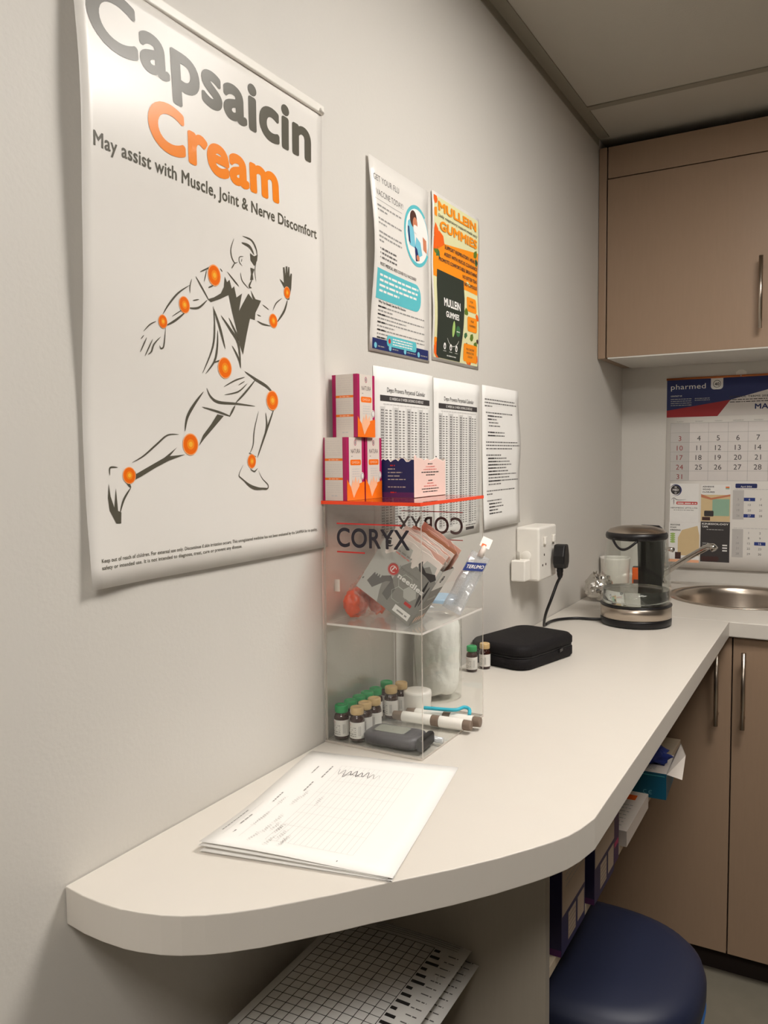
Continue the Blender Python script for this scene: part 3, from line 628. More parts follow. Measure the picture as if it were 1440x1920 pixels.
# ================================================================ WALL CALENDAR
YW = D
def cw(u, v): p = PY(u, v, D-.004); return (p.x, p.z)
cx0, cx1, cz0, cz1 = .143, .573, .046, .648
def cmap(p, q, off):
    r = (q-cz0)/(cz1-cz0); return Vector((p, D-.0025-.010*(1-r)**2*(1-.5*(p-cx0)/.43)-off, q))
s = Sheet(cmap); s.paper(cx0, cz0, cx1, cz1, GPAPER, (4, 12), .0008)
def CR(a, b, ink, k=1):  # rectangle from two photo corners on the sheet
    p = cw(*a); q = cw(*b); s.rect(min(p[0], q[0]), min(p[1], q[1]), max(p[0], q[0]), max(p[1], q[1]), ink, k)
def CT(t, a, b, ink, k=3, bold=.0):
    p = cw(*a); q = cw(*b); s.text(t, p[0], q[0], p[1], q[1] if q[1] > p[1] else p[1]+.006, ink, k, bold)
zh = cw(1252, 783)[1]
xa = cw(1345, 780)[0]; xb = cw(1370, 742)[0]
s.poly([(cx0, zh), (xa, zh), (xb, .578), (cx1, .640), (cx1, cz1), (cx0, cz1)], 'navy', 1)
s.poly([(cx0, zh), (xa, zh), (xb, .578), (cx0, zh+.022)], 'dkred', 2)
s.poly([(xb-.02, zh+.02), (xa, zh), (xb, .578), (cx0+.07, zh)], 'red', 2.4) if False else None
s.poly([(xb, .578), (cx1, .640), (cx1, zh), (xa, zh)], mat('calendar_cell', (222, 216, 212), .6), 1)
s.text('pharmed', *(cw(1258, 735)[0], cw(1323, 735)[0]), .617, .633, 'white', 3, .0)
xs = cw(1333, 715)[0]; xe = cw(1356, 715)[0]; s.rrect(xs, .612, xe, cz1, 'white', .010, 3, (1, 1, 0, 0)); s.disc((xs+xe)/2, .629, .0115, .0115, 'charcoal', 4); s.disc((xs+xe)/2, .629, .0100, .0100, 'white', 5); s.ctext('40', (xs+xe)/2, .6235, .010, 'charcoal', 6, .03)
s.text('CONTACT US', cx0+.012, cx0+.046, .594, .598, 'white', 3, .02)
for i in range(4): s.dashes(cx0+.012, cx0+.075, .585-.0065*i, .0030, 'pale', 3, i)
for i in range(2): s.dashes(cx0+.085, cx0+.13, .585-.0055*i, .0030, 'pale', 3, i+7)
s.text('SCHOOL TERMS 2026', *(cw(1368, 748)[0], cw(1368, 748)[0]+.115), .584, .5895, 'charcoal', 3, .02)
s.dashes(cw(1368, 755)[0], cx1-.01, .5765, .0038, 'charcoal', 3, 1); s.dashes(cw(1368, 762)[0], cx1-.01, .5695, .0038, 'charcoal', 3, 2)
s.text('MAY 2026', cw(1415, 776)[0], cw(1415, 776)[0]+.115, .547, .563, 'navy', 3, .03)
gx = [cw(u, 850)[0] for u in (1257, 1293, 1329, 1365.5, 1402)]; st_ = (gx[-1]-gx[0])/4
gx = [gx[0]+st_*i for i in range(8)]
gz = [cw(1300, v)[1] for v in (793, 810, 828, 847, 865.5, 883, 901)]; sz_ = (gz[0]-gz[-1])/6; gz = [gz[0]-sz_*i for i in range(7)]
s.rect(gx[0], gz[6], gx[1], gz[0], 'cgrey', 1); s.rect(gx[1], gz[6], gx[7], gz[0], mat('calendar_cell', (222, 216, 212), .6), 1)
for z_ in gz: s.line((gx[0], z_), (gx[7], z_), .0007, 'grey', 2)
for x_ in gx: s.line((x_, gz[6]), (x_, gz[0]), .0007, 'grey', 2)
for i, dn in enumerate(('SUNDAY', 'MONDAY', 'TUESDAY', 'WEDNESDAY', 'THURSDAY', 'FRIDAY', 'SATURDAY')): s.ctext(dn, (gx[i]+gx[i+1])/2, gz[0]+.003, .0035, 'grey', 2)
for d_ in range(1, 32):
    k = d_+4; r_, c_ = divmod(k, 7)
    if r_ > 5 or c_ > 6: continue
    s.ctext(str(d_), (gx[c_]+gx[c_+1])/2, gz[r_+1]+.0045, .0155, 'mar' if c_ == 0 else 'charcoal', 3)
# adverts
def adbox(a, b): p = cw(*a); q = cw(*b); return min(p[0], q[0]), min(p[1], q[1]), max(p[0], q[0]), max(p[1], q[1])
x0, z0, x1, z1 = adbox((1256, 978), (1311, 907)); s.rect(x0, z0, x1, z1, 'white', 1)
a, b = x0+.017, z1-.021; s.disc(a, b, .0185, .0185, 'navy', 2); s.disc(a-.002, b-.001, .0165, .0165, 'white', 3); s.disc(a, b+.0005, .0150, .0150, 'charcoal', 4)
s.ctext('MED', a, b-.0025, .0065, 'white', 5, .02); s.ctext('N', a, b+.0065, .0058, 'white', 5, .02); s.ctext('O', a, b-.0115, .0058, 'white', 5, .02)
s.stroke([(x0+.004, z1-.052), (x0+.012, z1-.046), (x0+.024, z1-.053), (x0+.05, z1-.051)], .002, 'mid', 2); s.stroke([(x0+.012, z1-.046), (x0+.012, z1-.068)], .002, 'mid', 2)
s.rrect(x0+.020, z1-.067, x1-.004, z1-.058, 'red', .002, 2); s.dashes(x0+.023, x1-.007, z1-.0645, .005, 'white', 3, 2)
s.text('NEOMEDIC (PTY) LTD', x0+.003, x1-.004, z1-.080, z1-.076, 'charcoal', 2, .02); s.dashes(x0+.012, x1-.015, z1-.086, .003, 'grey', 2, 4)
x0, z0, x1, z1 = adbox((1314, 977), (1370, 909)); s.rect(x0, z0, x1, z1, 'sand', 1); s.rect(x0, z1-.032, x1, z1, 'white', 2)
for i, t_ in enumerate(('ADHESIVE', 'WOUND', 'CLOSURES')): s.text(t_, x0+.004, x0+(.038, .028, .040)[i], z1-.009-.0085*i, z1-.004-.0085*i, 'charcoal', 3, .03)
s.rect(x1-.014, z1-.010, x1-.003, z1-.006, 'dorange', 3); s.rect(x1-.014, z1-.014, x1-.003, z1-.010, 'mint', 3)
s.npoly([(x0, z1-.03), (x0+.03, z1-.042), (x1, z1-.030), (x1, z1-.036), (x0+.03, z1-.048), (x0, z1-.04)], 'skin', 3)
s.rect(x0+.034, z0+.018, x1-.002, z1-.045, 'mint', 3); s.rrect(x0+.010, z0+.016, x0+.038, z0+.034, 'charcoal', .003, 4); s.rect(x0+.004, z0+.003, x0+.028, z0+.014, 'brown', 4)
x0, z0, x1, z1 = adbox((1254, 1052), (1312, 980)); s.rect(x0, z0, x1, z1, 'white', 1)
for i, t_ in enumerate(('SILICONE', 'FOAM', 'DRESSING')): s.text(t_, x0+.004, x0+(.034, .022, .036)[i], z1-.011-.0085*i, z1-.006-.0085*i, 'charcoal', 3, .03)
for i in range(5): s.disc(x0+.012, z1-.038-.0065*i, .008, .0032, 'lime', 2)
s.npoly([(x0+.028, z1-.050), (x0+.040, z1-.025), (x1-.006, z1-.010), (x1, z1-.040), (x1, z0+.022), (x0+.028, z0+.022)], 'sand', 2); s.rect(x0+.020, z0+.010, x0+.038, z0+.032, 'brown', 3); s.rect(x0, z0, x1, z0+.009, 'peach', 2)
x0, z0, x1, z1 = adbox((1313, 1052), (1369, 979)); s.rect(x0, z0, x1, z1, 'charcoal', 1)
s.text('KINESIOLOGY', x0+.004, x1-.004, z1-.010, z1-.0045, 'white', 3, .03); s.text('TAPE', x0+.004, x0+.022, z1-.019, z1-.0135, 'white', 3, .03)
s.dashes(x0+.018, x1-.018, z1-.026, .003, 'pale', 3, 3)
for i in range(3): s.rect(x1-.021, z0+.035+.0085*i, x1-.007, z0+.039+.0085*i, 'white', 3); s.dashes(x0+.006, x0+.024, z0+.045+.0065*i, .003, 'pale', 3, i)
for i in range(4): s.disc(x0+.011+i*.012, z0+.010, .0085, .0085, 'brown', 2)
# two small month grids
def minimonth(v0, title, first, ndays, hl, xl, row_h, z_top):
    cw_ = (cw(1412, 990)[0]-cw(1391, 990)[0]); xg = [xl+cw_*i for i in range(8)]
    s.rect(xg[0], z_top-row_h*5.4, xg[0]+cw_, z_top, 'cgrey', 1)
    s.dashes(xg[0]+.004, xg[7], z_top+.002, .003, 'light', 2, 2)
    for d_ in range(1, ndays+1):
        r_, c_ = divmod(d_-1+first, 7); cxx = xg[c_]+cw_/2; zz = z_top-row_h*(r_+1)+.002
        if d_ in hl: s.rect(xg[c_], zz-.002, xg[c_+1], zz+.0085, 'blue', 2)
        s.ctext(str(d_), cxx, zz, .0065, 'white' if d_ in hl else ('grey' if c_ == 0 else 'mid'), 3)
xl = cw(1373, 990)[0]
p = cw(1379, 915); q = cw(1420, 907); s.rrect(p[0], p[1], q[0], q[1], 'navy', .003, 2); s.ctext('April 2026', (p[0]+q[0])/2, p[1]+.0022, .005, 'white', 3, .01)
minimonth(0, 'April', 3, 30, (3, 6, 27), xl, cw(1390, 932)[1]-cw(1390, 942.2)[1], cw(1390, 919)[1])
minimonth(0, 'June', 1, 30, (16,), xl, cw(1390, 1005)[1]-cw(1390, 1014.8)[1], cw(1390, 992)[1])
ce = empty('wall_calendar', (.358, D, cz0), 'hanging wall calendar open at May with navy and red header above the sink', 'calendar')
s.build('calendar_sheet', ce)
MB().tube([(cx0-.001, D-.004, cz1+.002), (cx1, D-.004, cz1+.002)], .0035, mat('copper_binding', (190, 110, 60), .35, metal=.6)).build('binding_rod', ce)
pz = cz1+.004; MB().prism([(-.015, -.004), (.015, -.004), (.015, .010), (.006, .017), (-.006, .017), (-.015, .010)], 0, .001, WHITEP).build('hanger_tab', ce)
ht = COL.objects['hanger_tab']; hm = Matrix.Translation((.362, D-.0015, pz)) @ Matrix.Rotation(math.pi/2, 4, 'X'); ht.data.transform(hm)
MB().tube([(.362, D-.009, pz-.002), (.362, D-.0005, pz)], .0022, STEEL).build('pin', ce)

# ================================================================ SOCKET BOX
e = empty('socket_box', (0, 1.79, .11), 'white surface-mounted double wall socket box with switches', 'socket')
SXX = .056; sy0 = PX(1011, 1040, SXX).y; sy1 = PX(1043, 1040, SXX).y; sz0 = PX(1011, 1091, SXX).z; sz1 = PX(1011, 990, SXX).z
MB().box((.0008, sy0, sz0), (SXX, sy1, sz1), WHITEP).build('housing', e, .005, 3)
for yy in (sy0+.035, sy1-.028): MB().box((SXX, yy-.007, sz1-.040), (SXX+.006, yy+.007, sz1-.022), WHITEP).build('switch', e, .002)
for yy in (sy0+.035,):
    for dy, dz in ((0, .072), (-.011, .095), (.011, .095)): MB().tube([(SXX-.001, yy+dy, sz1-dz+.008), (SXX+.0006, yy+dy, sz1-dz+.008)], .0028, mat('socket_hole', (70, 55, 45), .7), 14).build('pin_hole', e)
hb = MB()
hb.tube([(.026, sy0+.001, .185), (.026, sy0-.002, .185)], .011, WHITEP, 24); hb.build('side_plug', e, .001)
# adapter
e = empty('charger_adapter', (.024, 1.70, .13), 'small white plug-in adapter low on the near side of the socket box', 'adapter')
a0 = PY(957, 1050, 1.705); a1 = PY(987, 1093, 1.705)
MB().box((.0035, 1.700, a1.z+.002), (a1.x-.002, sy0-.0025, a0.z), WHITEP).build('body', e, .003, 3)
MB().tube([(.012, 1.722, a0.z-.001), (.012, 1.722, a0.z+.017)], [.005, .0035], mat('grey_strain', (170, 165, 155), .5)).build('strain_relief', e)
# kettle cord with plug
e = empty('power_cord', (.06, 1.8, .15), 'black kettle power cord with a three-pin plug in the socket', 'cord')
py = sy1-.028; c = Vector((SXX+.018, py, .178))
pl = MB(); Mx = Matrix.Translation((SXX+.0065, py, .148)) @ Matrix.Rotation(math.pi/2, 4, 'Z') @ Matrix.Rotation(math.pi/2, 4, 'X')
pl.prism([(-.012, 0), (.012, 0), (.021, .012), (.021, .03), (.012, .056), (-.012, .056), (-.021, .03), (-.021, .012)], 0, .028, BLACKP); pl.v = [tuple(Mx @ Vector(p)) for p in pl.v]
pl.build('plug_body', e, .004, 3)
rel = MB(); rel.tube([(SXX+.018, py, .149-.0005*i*8) for i in range(7)], [.0085, .0075, .008, .0068, .0072, .006, .005], BLACKP); rel.build('strain_relief', e)
cs = [Vector((SXX+.018, py, .125)), PX(1044, 1095, .066), PX(1033, 1125, .058), PX(1023, 1152, .045), PZ(1020, 1172, .0045), PZ(1024, 1170, .0042), PZ(1033, 1165, .0042), PZ(1050, 1161, .0042), PZ(1080, 1159, .0042), PZ(1110, 1160.5, .0042), PZ(1128, 1161, .0045)]
P = []
for i in range(len(cs)-1):
    p0_, p1_, p2_, p3_ = [cs[max(0, min(len(cs)-1, j))] for j in (i-1, i, i+1, i+2)]
    for t in range(6):
        t /= 6; P.append(.5*((2*p1_)+(p2_-p0_)*t+(2*p0_-5*p1_+4*p2_-p3_)*t*t+(3*p1_-p0_-3*p2_+p3_)*t*t*t))
P.append(cs[-1]); MB().tube(P, .0035, BLACKP, 10).build('cable', e)
# ================================================================ KETTLE
KX, KY = .2125, 2.0; e = empty('kettle', (KX, KY, 0), 'glass electric kettle with steel band and black lid, half full of water', 'kettle')
KC = (KX, KY, 0)
MB().lathe([(.078, .0004), (.083, .003), (.0835, .016), (.082, .0185)], BLACKP, KC, 64).build('power_base', e)
MB().lathe([(.0805, .0187), (.0832, .020), (.0832, .046), (.081, .0475)], STEEL, KC, 64).build('steel_band', e)
MB().lathe([(.080, .0477), (.0842, .0480), (.0842, .0510), (.080, .0515)], BLACKP, KC, 64).build('rim_ring', e)
MB().lathe([(.001, .0516), (.074, .0516), (.077, .0525)], STEEL, KC, 64).build('heating_plate', e)
GLS = clear('kettle_glass', (.97, .98, .97), .025, .01)
prof = [(.0800, .0518), (.0812, .062), (.0810, .085), (.0785, .13), (.0745, .175), (.0695, .213)]
MB().lathe(prof, GLS, KC, 72, cap=False).lathe([(r-.003, z) for r, z in prof][::-1], GLS, KC, 72, cap=False).build('glass_body', e)
WAT = mat('water', (250, 252, 250), .0, trans=1, ior=1.33, var=0)
MB().lathe([(.0765, .0535), (.0776, .062), (.0774, .086)], WAT, KC, 72).build('water', e)
MB().lathe([(.068, .207), (.0715, .210), (.0728, .216), (.0715, .222), (.0685, .2245)], BLACKP, KC, 64).build('lid_rim', e)
MB().lathe([(.0683, .2247), (.062, .2315), (.04, .2375), (.001, .2400)], STEEL, KC, 64, cap=False).build('lid_plate', e)
ha = math.atan2(KY-CAM.y, KX-CAM.x)-math.radians(24); hd = Vector((math.cos(ha), math.sin(ha), 0)); hs = Vector((-hd.y, hd.x, 0)); kc = Vector(KC)
def hpt(r, z, w_): return kc+hd*r+hs*w_+Vector((0, 0, z))
hb = MB(); path = [(.060, .222), (.085, .238), (.108, .225), (.116, .19), (.114, .13), (.104, .085), (.086, .070)]
path = [(.060, .226), (.08, .236), (.100, .228), (.112, .20), (.116, .16), (.112, .115), (.100, .082), (.0832, .066)]
inner = [(.060, .212), (.080, .214), (.092, .208), (.098, .19), (.099, .155), (.096, .115), (.090, .090), (.0832, .076)]
HWD = .025; vs_ = []
for (r1, z1), (r2, z2) in zip(path, inner): vs_ += [hpt(r1, z1, -HWD), hpt(r1, z1, HWD), hpt(r2, z2, HWD), hpt(r2, z2, -HWD)]
n_ = len(path); fs_ = [(4*i+j, 4*i+(j+1) % 4, 4*i+4+(j+1) % 4, 4*i+4+j) for i in range(n_-1) for j in range(4)]+[(0, 1, 2, 3), (4*n_-1, 4*n_-2, 4*n_-3, 4*n_-4)]
hb.add(vs_, fs_, BLACKP, False); hb.build('handle', e, .004, 3)
bl = MB(); vs_ = []
for r_, z_ in ((.0845, .06), (.0842, .09), (.0815, .135), (.0775, .18), (.0735, .21)):
    vs_ += [hpt(r_-.002, z_, -.031), hpt(r_, z_, 0) if False else hpt(r_+.004, z_, -.029), hpt(r_+.004, z_, .029), hpt(r_-.002, z_, .031)]
fs_ = [(4*i+j, 4*i+(j+1) % 4, 4*i+4+(j+1) % 4, 4*i+4+j) for i in range(4) for j in range(4)]+[(0, 1, 2, 3), (19, 18, 17, 16)]
bl.add(vs_, fs_, BLACKP); bl.build('handle_mount', e)
sa = math.radians(-100); sd = Vector((math.cos(sa), math.sin(sa), 0)); ss = Vector((-sd.y, sd.x, 0))
sp = MB(); vs_ = []
for i in range(13):
    t = -1+2*i/12; wv = t*.030; depth = (1-t*t); zb = .206-.020*depth**1.2; rr_ = math.sqrt(max(0, .071**2-wv*wv))
    vs_ += [kc+sd*(rr_+.001+.006*depth)+ss*wv+Vector((0, 0, zb)), kc+sd*(rr_+.003+.010*depth)+ss*wv+Vector((0, 0, zb+.006)), kc+sd*(rr_-.004)+ss*wv+Vector((0, 0, .2105))] if False else [kc+sd*(rr_+.002+.005*depth)+ss*wv+Vector((0, 0, zb)), kc+sd*(rr_+.004+.010*depth)+ss*wv+Vector((0, 0, zb+.0045))]
sp.tube([ (vs_[2*i]+vs_[2*i+1])/2 for i in range(13)], .003, BLACKP, 8); sp.build('spout_rim', e)
sp = MB(); vv = []
for i in range(13):
    t = -1+2*i/12; wv = t*.030; depth = (1-t*t); zb = .206-.020*depth**1.2; rr_ = math.sqrt(max(0, .071**2-wv*wv))
    vv += [kc+sd*(rr_+.002+.008*depth)+ss*wv+Vector((0, 0, zb)), kc+sd*(rr_+.001+.012*depth)+ss*wv+Vector((0, 0, .2135))]
sp.add(vv, [(2*i, 2*i+2, 2*i+3, 2*i+1) for i in range(12)], GLS, True); sp.build('spout', e)
# white tub, foil, orange sachet in the corner
e = empty('white_tub', (.045, 2.50, 0), 'white round plastic tub in the corner behind the kettle', 'tub')
MB().lathe([(.037, .0004), (.040, .003), (.044, .095), (.045, .100), (.042, .100), (.0415, .095), (.037, .008), (.001, .007)], WHITEP, (.047, 2.47, 0), 40, cap=False).build('body', e)
MB().lathe([(.001, .012), (.036, .012), (.0365, .02)], mat('tub_contents', (200, 195, 188), .7), (.047, 2.47, 0), 32, cap=False).build('contents', e)
g = MB(); FOIL = mat('foil', (225, 222, 216), .22, metal=1)
blob(g, (.052, 2.262, .040), .038, FOIL, 5, .22, 4, (1, 1, 1.05), 2.8, .0006, False); tag(g.build('foil_ball'), 'crumpled silver foil ball on the worktop left of the kettle', 'foil')
e = empty('orange_sachet', (.12, 2.52, 0), 'orange printed packet standing behind the kettle', 'packet')
Ms = Matrix.Translation((.098, 2.47, .0006)) @ Matrix.Rotation(math.radians(8), 4, 'Z')
MB().box((0, 0, 0), (.060, .030, .072), INK['dorange'], Ms, faces={1: INK['charcoal']}).build('packet', e, .003)
MB().box((.004, -.0006, .016), (.05, -.0001, .035), INK['brown'], Ms).build('print_band', e)
# ================================================================ BLACK ZIPPED CASE
e = empty('zipped_case', (.09, 1.545, 0), 'black soft zipped case lying on the worktop against the wall', 'case')
CASE = mat('black_fabric', (19, 16, 18), .7, bump=.4, scale=500, spec=.3)
def rr_prism(mb, cx, cy, hx, hy, rot, prof, m, r=.03, n=8):
    vs = []; L = 0
    for ins, z in prof:
        rr_ = max(r-ins*.6, .004); pts = []
        for qx, qy, a in ((1, 1, 0), (-1, 1, 90), (-1, -1, 180), (1, -1, 270)):
            for i in range(n+1):
                t = math.radians(a+90*i/n); pts.append((qx*(hx-ins-rr_)+rr_*math.cos(t), qy*(hy-ins-rr_)+rr_*math.sin(t)))
        L = len(pts)
        for x_, y_ in pts:
            zz = z
            vs.append((cx+x_*math.cos(rot)-y_*math.sin(rot), cy+x_*math.sin(rot)+y_*math.cos(rot), zz))
    fs = [(j*L+i, j*L+(i+1) % L, (j+1)*L+(i+1) % L, (j+1)*L+i) for j in range(len(prof)-1) for i in range(L)]
    mb.add(vs, fs, m, True); k = len(mb.v)-len(vs)
    for f_ in (tuple(range(L))[::-1], tuple((len(prof)-1)*L+i for i in range(L))): mb.f.append([k+a for a in f_]); mb.m.append(mb.mi(m)); mb.sm.append(False)
    return mb
rot = math.radians(-14)
CXc, CYc = .086, 1.552
rr_prism(MB(), CXc, CYc, .069, .098, rot, [(.004, .0005), (.0, .005), (0, .020), (.002, .0225)], CASE).build('lower_shell', e)
rr_prism(MB(), CXc, CYc, .069, .098, rot, [(.002, .0262), (0, .029), (.0, .040), (.005, .046), (.012, .0475), (.03, .0485), (.05, .049)], CASE).build('upper_shell', e)
rr_prism(MB(), CXc, CYc, .067, .096, rot, [(0, .0226), (-.001, .0235), (-.001, .0252), (0, .0261)], mat('zip_tape', (18, 16, 18), .5)).build('zip', e)
p_ = Vector((CXc, CYc, 0))+Matrix.Rotation(rot, 3, 'Z') @ Vector((.069, .03, .022)); MB().box((p_.x, p_.y-.008, .018), (p_.x+.0025, p_.y+.01, .0245), BLACKP).build('zip_pull', e, .0008)

# ================================================================ ACRYLIC STAND
AX0, AX1, AY0, AY1, AZ = .003, .1605, .953, 1.166, .351
T = .003
e = empty('acrylic_stand', (.08, 1.06, 0), 'clear two-tier acrylic display stand with a red-orange top shelf', 'display stand')
ACR = clear('clear_acrylic', (.965, .97, .965), .035, .015); EDG = clear('acrylic_edge', (.75, .74, .72), .10, .15, (215, 205, 195), .55)
RED = clear('red_acrylic', (.88, .60, .54), .04, .02, (250, 70, 30), .06); REDE = mat('red_acrylic_edge', (252, 72, 24), .35, var=.02)
def pane(name, a, b, mt, ed, par, thin):
    fc = {0: ed, 1: ed, 2: ed, 3: ed, 4: ed, 5: ed}
    for i in {0: (3, 5), 1: (2, 4), 2: (0, 1)}[thin]: fc[i] = mt
    return MB().box(a, b, mt, faces=fc).build(name, par)
pf = pane('front_panel', (AX0, AY0, .0006+T), (AX1, AY0+T, AZ-.005), ACR, EDG, e, 1)
pb = pane('back_panel', (AX0, AY1-T, .0006+T), (AX1, AY1, AZ-.005), ACR, EDG, e, 1)
pane('side_panel', (AX0, AY0+T+.0002, .0006+T), (AX0+T, AY1-T-.0002, AZ-.005), ACR, EDG, e, 0)
pane('base_panel', (AX0, AY0, .0004), (AX1, AY1, .0006+T-.0001), ACR, EDG, e, 2)
pane('middle_shelf', (AX0+T+.0003, AY0+T+.0003, .172), (AX1-.001, AY1-T-.0003, .175), clear('frosted_acrylic', (.93, .93, .92), .05, .12, (215, 212, 205), .22), clear('shelf_edge', (.8, .8, .78), .12, .15, (240, 236, 230), .9), e, 2)
pane('top_shelf', (AX0-.002, AY0-.002, AZ-.0048), (AX1+.001, AY1+.001, AZ), RED, REDE, e, 2)
s = Sheet(lambda p, q, off: Vector((p, AY0-.0002-off, q)))
s.text('CORYX', .028, .144, .2865, .3135, mat('logo_charcoal', (38, 34, 44), .4), 1, .022); s.rect(.028, .3185, .132, .3205, 'red'); s.rect(.028, .2785, .074, .2805, 'red')
s.build('front_lettering', pf)
s = Sheet(lambda p, q, off: Vector((p, AY1+.0002+off, q)))
s.text('CORYX', .126, .008, .288, .315, mat('logo_maroon', (80, 52, 56), .4), 1, .012); s.rect(.016, .3225, .126, .3240, 'red'); s.rect(.080, .278, .126, .2795, 'red')
s.build('back_lettering', pb)
# ---- cartons on top
def supplement(x0, y0, z0, rot, label, W=.043, DPT=.046, H=.089):
    M_ = Matrix.Translation((x0, y0, z0)) @ Matrix.Rotation(rot, 4, 'Z')
    o = MB().box((0, 0, 0), (W, DPT, H), INK['magenta'], M_, faces={1: CART})
    f = Sheet(lambda p, q, off: M_ @ Vector((p, -off, q)))
    f.rect(.0065, 0, .0365, H, CART, 1)
    for zc in (.056, .029): f.rect(.0065, zc, .0365, zc+.0034, 'pbox', 2); f.dashes(.013, .031, zc+.0008, .0022, 'peach', 3, 3)
    for z1, n_ in ((.083, 7), (.050, 6), (.024, 5)):
        for i in range(n_): f.dashes(.009, .034, z1-i*.0032, .0018, mat('box_small_print', (218, 208, 200), .5), 2, i+int(z1*1000), 5)
    f.dashes(.017, .027, .006, .0025, 'light', 2, 3)
    r_ = Sheet(lambda p, q, off: M_ @ Vector((W+off, p, q)))
    r_.rect(.006, 0, .0395, H, CART, 1)
    r_.ring(.0225, .0815, .0032, .0042, .0008, 'magenta', 2); r_.disc(.0225, .0815, .0014, .0026, 'grey', 2)
    r_.text('NATURA', .011, .035, .0665, .0725, 'brown', 2, .0)
    r_.dashes(.012, .016, .0615, .002, 'grey', 2, 1)
    r_.rrect(.009, .0495, .037, .0575, 'pbox', .0025, 2); r_.text('OMEGA', .013, .033, .0518, .0552, 'peach', 3, .03)
    for i in range(4): r_.dashes(.014, .033, .0435-.0035*i, .0019, 'light', 2, i+4, 3)
    r_.npoly([(0, 0), (0, .030), (.010, .019), (.017, .008), (.022, .017), (.030, .023), (.046, .026), (.046, 0)], 'pbox', 3)
    r_.npoly([(.010, .018), (.015, .030), (.018, .024), (.022, .034), (.026, .024), (.031, .031), (.032, .020), (.024, .012), (.017, .003)], 'peach', 4)
    r_.disc(.040, .034, .0042, .0052, 'white', 5); r_.ring(.040, .034, .0034, .0044, .0008, 'grey', 6)
    for sh in (f, r_):
        for vs, fs, ink, k in sh.items: o.add([sh.fn(a, b, .0001+.00012*k) for a, b in vs], fs, INK[ink] if isinstance(ink, str) else ink)
    return tag(o.build('supplement_carton', recalc=False), label, 'carton', 'magenta and white supplement cartons on the stand')
supplement(.0005, .957, AZ+.0002, math.radians(-1), 'magenta and white supplement carton at the left front of the acrylic top')
supplement(.0015, 1.006, AZ+.0002, math.radians(-1), 'magenta and white supplement carton half hidden between its twin and the torn carton')
supplement(.005, .981, AZ+.0896, math.radians(-2), 'magenta and white supplement carton stacked on top of the other two')
# torn carton
e2 = empty('torn_carton', (.06, 1.11, AZ), 'torn-open small carton, navy front and pale pink side, on the acrylic top', 'carton')
X0, X1, Y0, Y1, HH = .002, .098, 1.055, 1.162, .056
def tornwall(name, fn, L, ink, seed, deco):
    R = random.Random(seed); n_ = 22; vs = []
    tops = [HH+R.uniform(-.003, .003)*(0 if i in (0, n_) else 1)+(.005 if seed == 2 and i < 4 else 0) for i in range(n_+1)]
    for i in range(n_+1):
        p = L*i/n_
        vs += [fn(p, 0, 0), fn(p, tops[i], 0), fn(p, tops[i]+.0007, -.0006), fn(p, 0, -.0006)]
    o = MB(); fs = []; 
    o.add(vs, [(4*i, 4*i+4, 4*i+5, 4*i+1) for i in range(n_)], INK[ink]); k = len(o.v)-len(vs)
    for i in range(n_):
        for a, b in ((1, 2), (2, 3), (3, 0)):
            o.f.append([k+4*i+a, k+4*i+4+a, k+4*i+4+b, k+4*i+b]); o.m.append(o.mi(CART)); o.sm.append(False)
    s = Sheet(fn); deco(s)
    for v2, f2, ik, kk in s.items: o.add([fn(a, b, .0001+.00012*kk) for a, b in v2], f2, INK[ik])
    return o.build(name, e2, recalc=False)
def d1(s):
    s.rect(0, 0, X1-X0, .008, 'purple', 1)
    for i, (a, b, f_) in enumerate(((.02, .042, 1), (.03, .037, 1), (.03, .032, 1), (.03, .027, 1), (.03, .018, 1))): s.dashes(.052, .052+(.012, .024, .02, .03, .03)[i], .042-.0052*i-(.006 if i == 4 else 0), .0024, 'pale', 2, i)
    s.dashes(.056, .064, .047, .003, 'red', 2, 8); s.dashes(.056, .066, .007, .003, 'red', 2, 9)
def d2(s):
    L = Y1-Y0
    for i in range(11):
        if i == 5: continue
        wd = (.016, .03, .045, .06, .03, 0, .014, .022, .044, .058, .05)[i]; z = .049-.0042*i
        s.dashes(L/2-wd/2, L/2+wd/2, z, .0024, 'charcoal' if i in (0, 3, 4, 6, 9, 10) else 'salmon', 1, i+30)
tornwall('navy_wall', lambda p, q, off: Vector((X0+p, Y0-off, AZ+.0002+q)), X1-X0, 'navy', 1, d1)
tornwall('pink_wall', lambda p, q, off: Vector((X1+off, Y0+p, AZ+.0002+q)), Y1-Y0, 'pink', 2, d2)
tornwall('rear_wall', lambda p, q, off: Vector((X1-p, Y1+off, AZ+.0002+q)), X1-X0, 'pink', 3, lambda s: None)
tornwall('wall_side', lambda p, q, off: Vector((X0-off, Y1-p, AZ+.0002+q)), Y1-Y0, 'navy', 4, lambda s: None)
MB().box((X0, Y0, AZ+.0002), (X1, Y1, AZ+.0008), CART).build('bottom', e2)

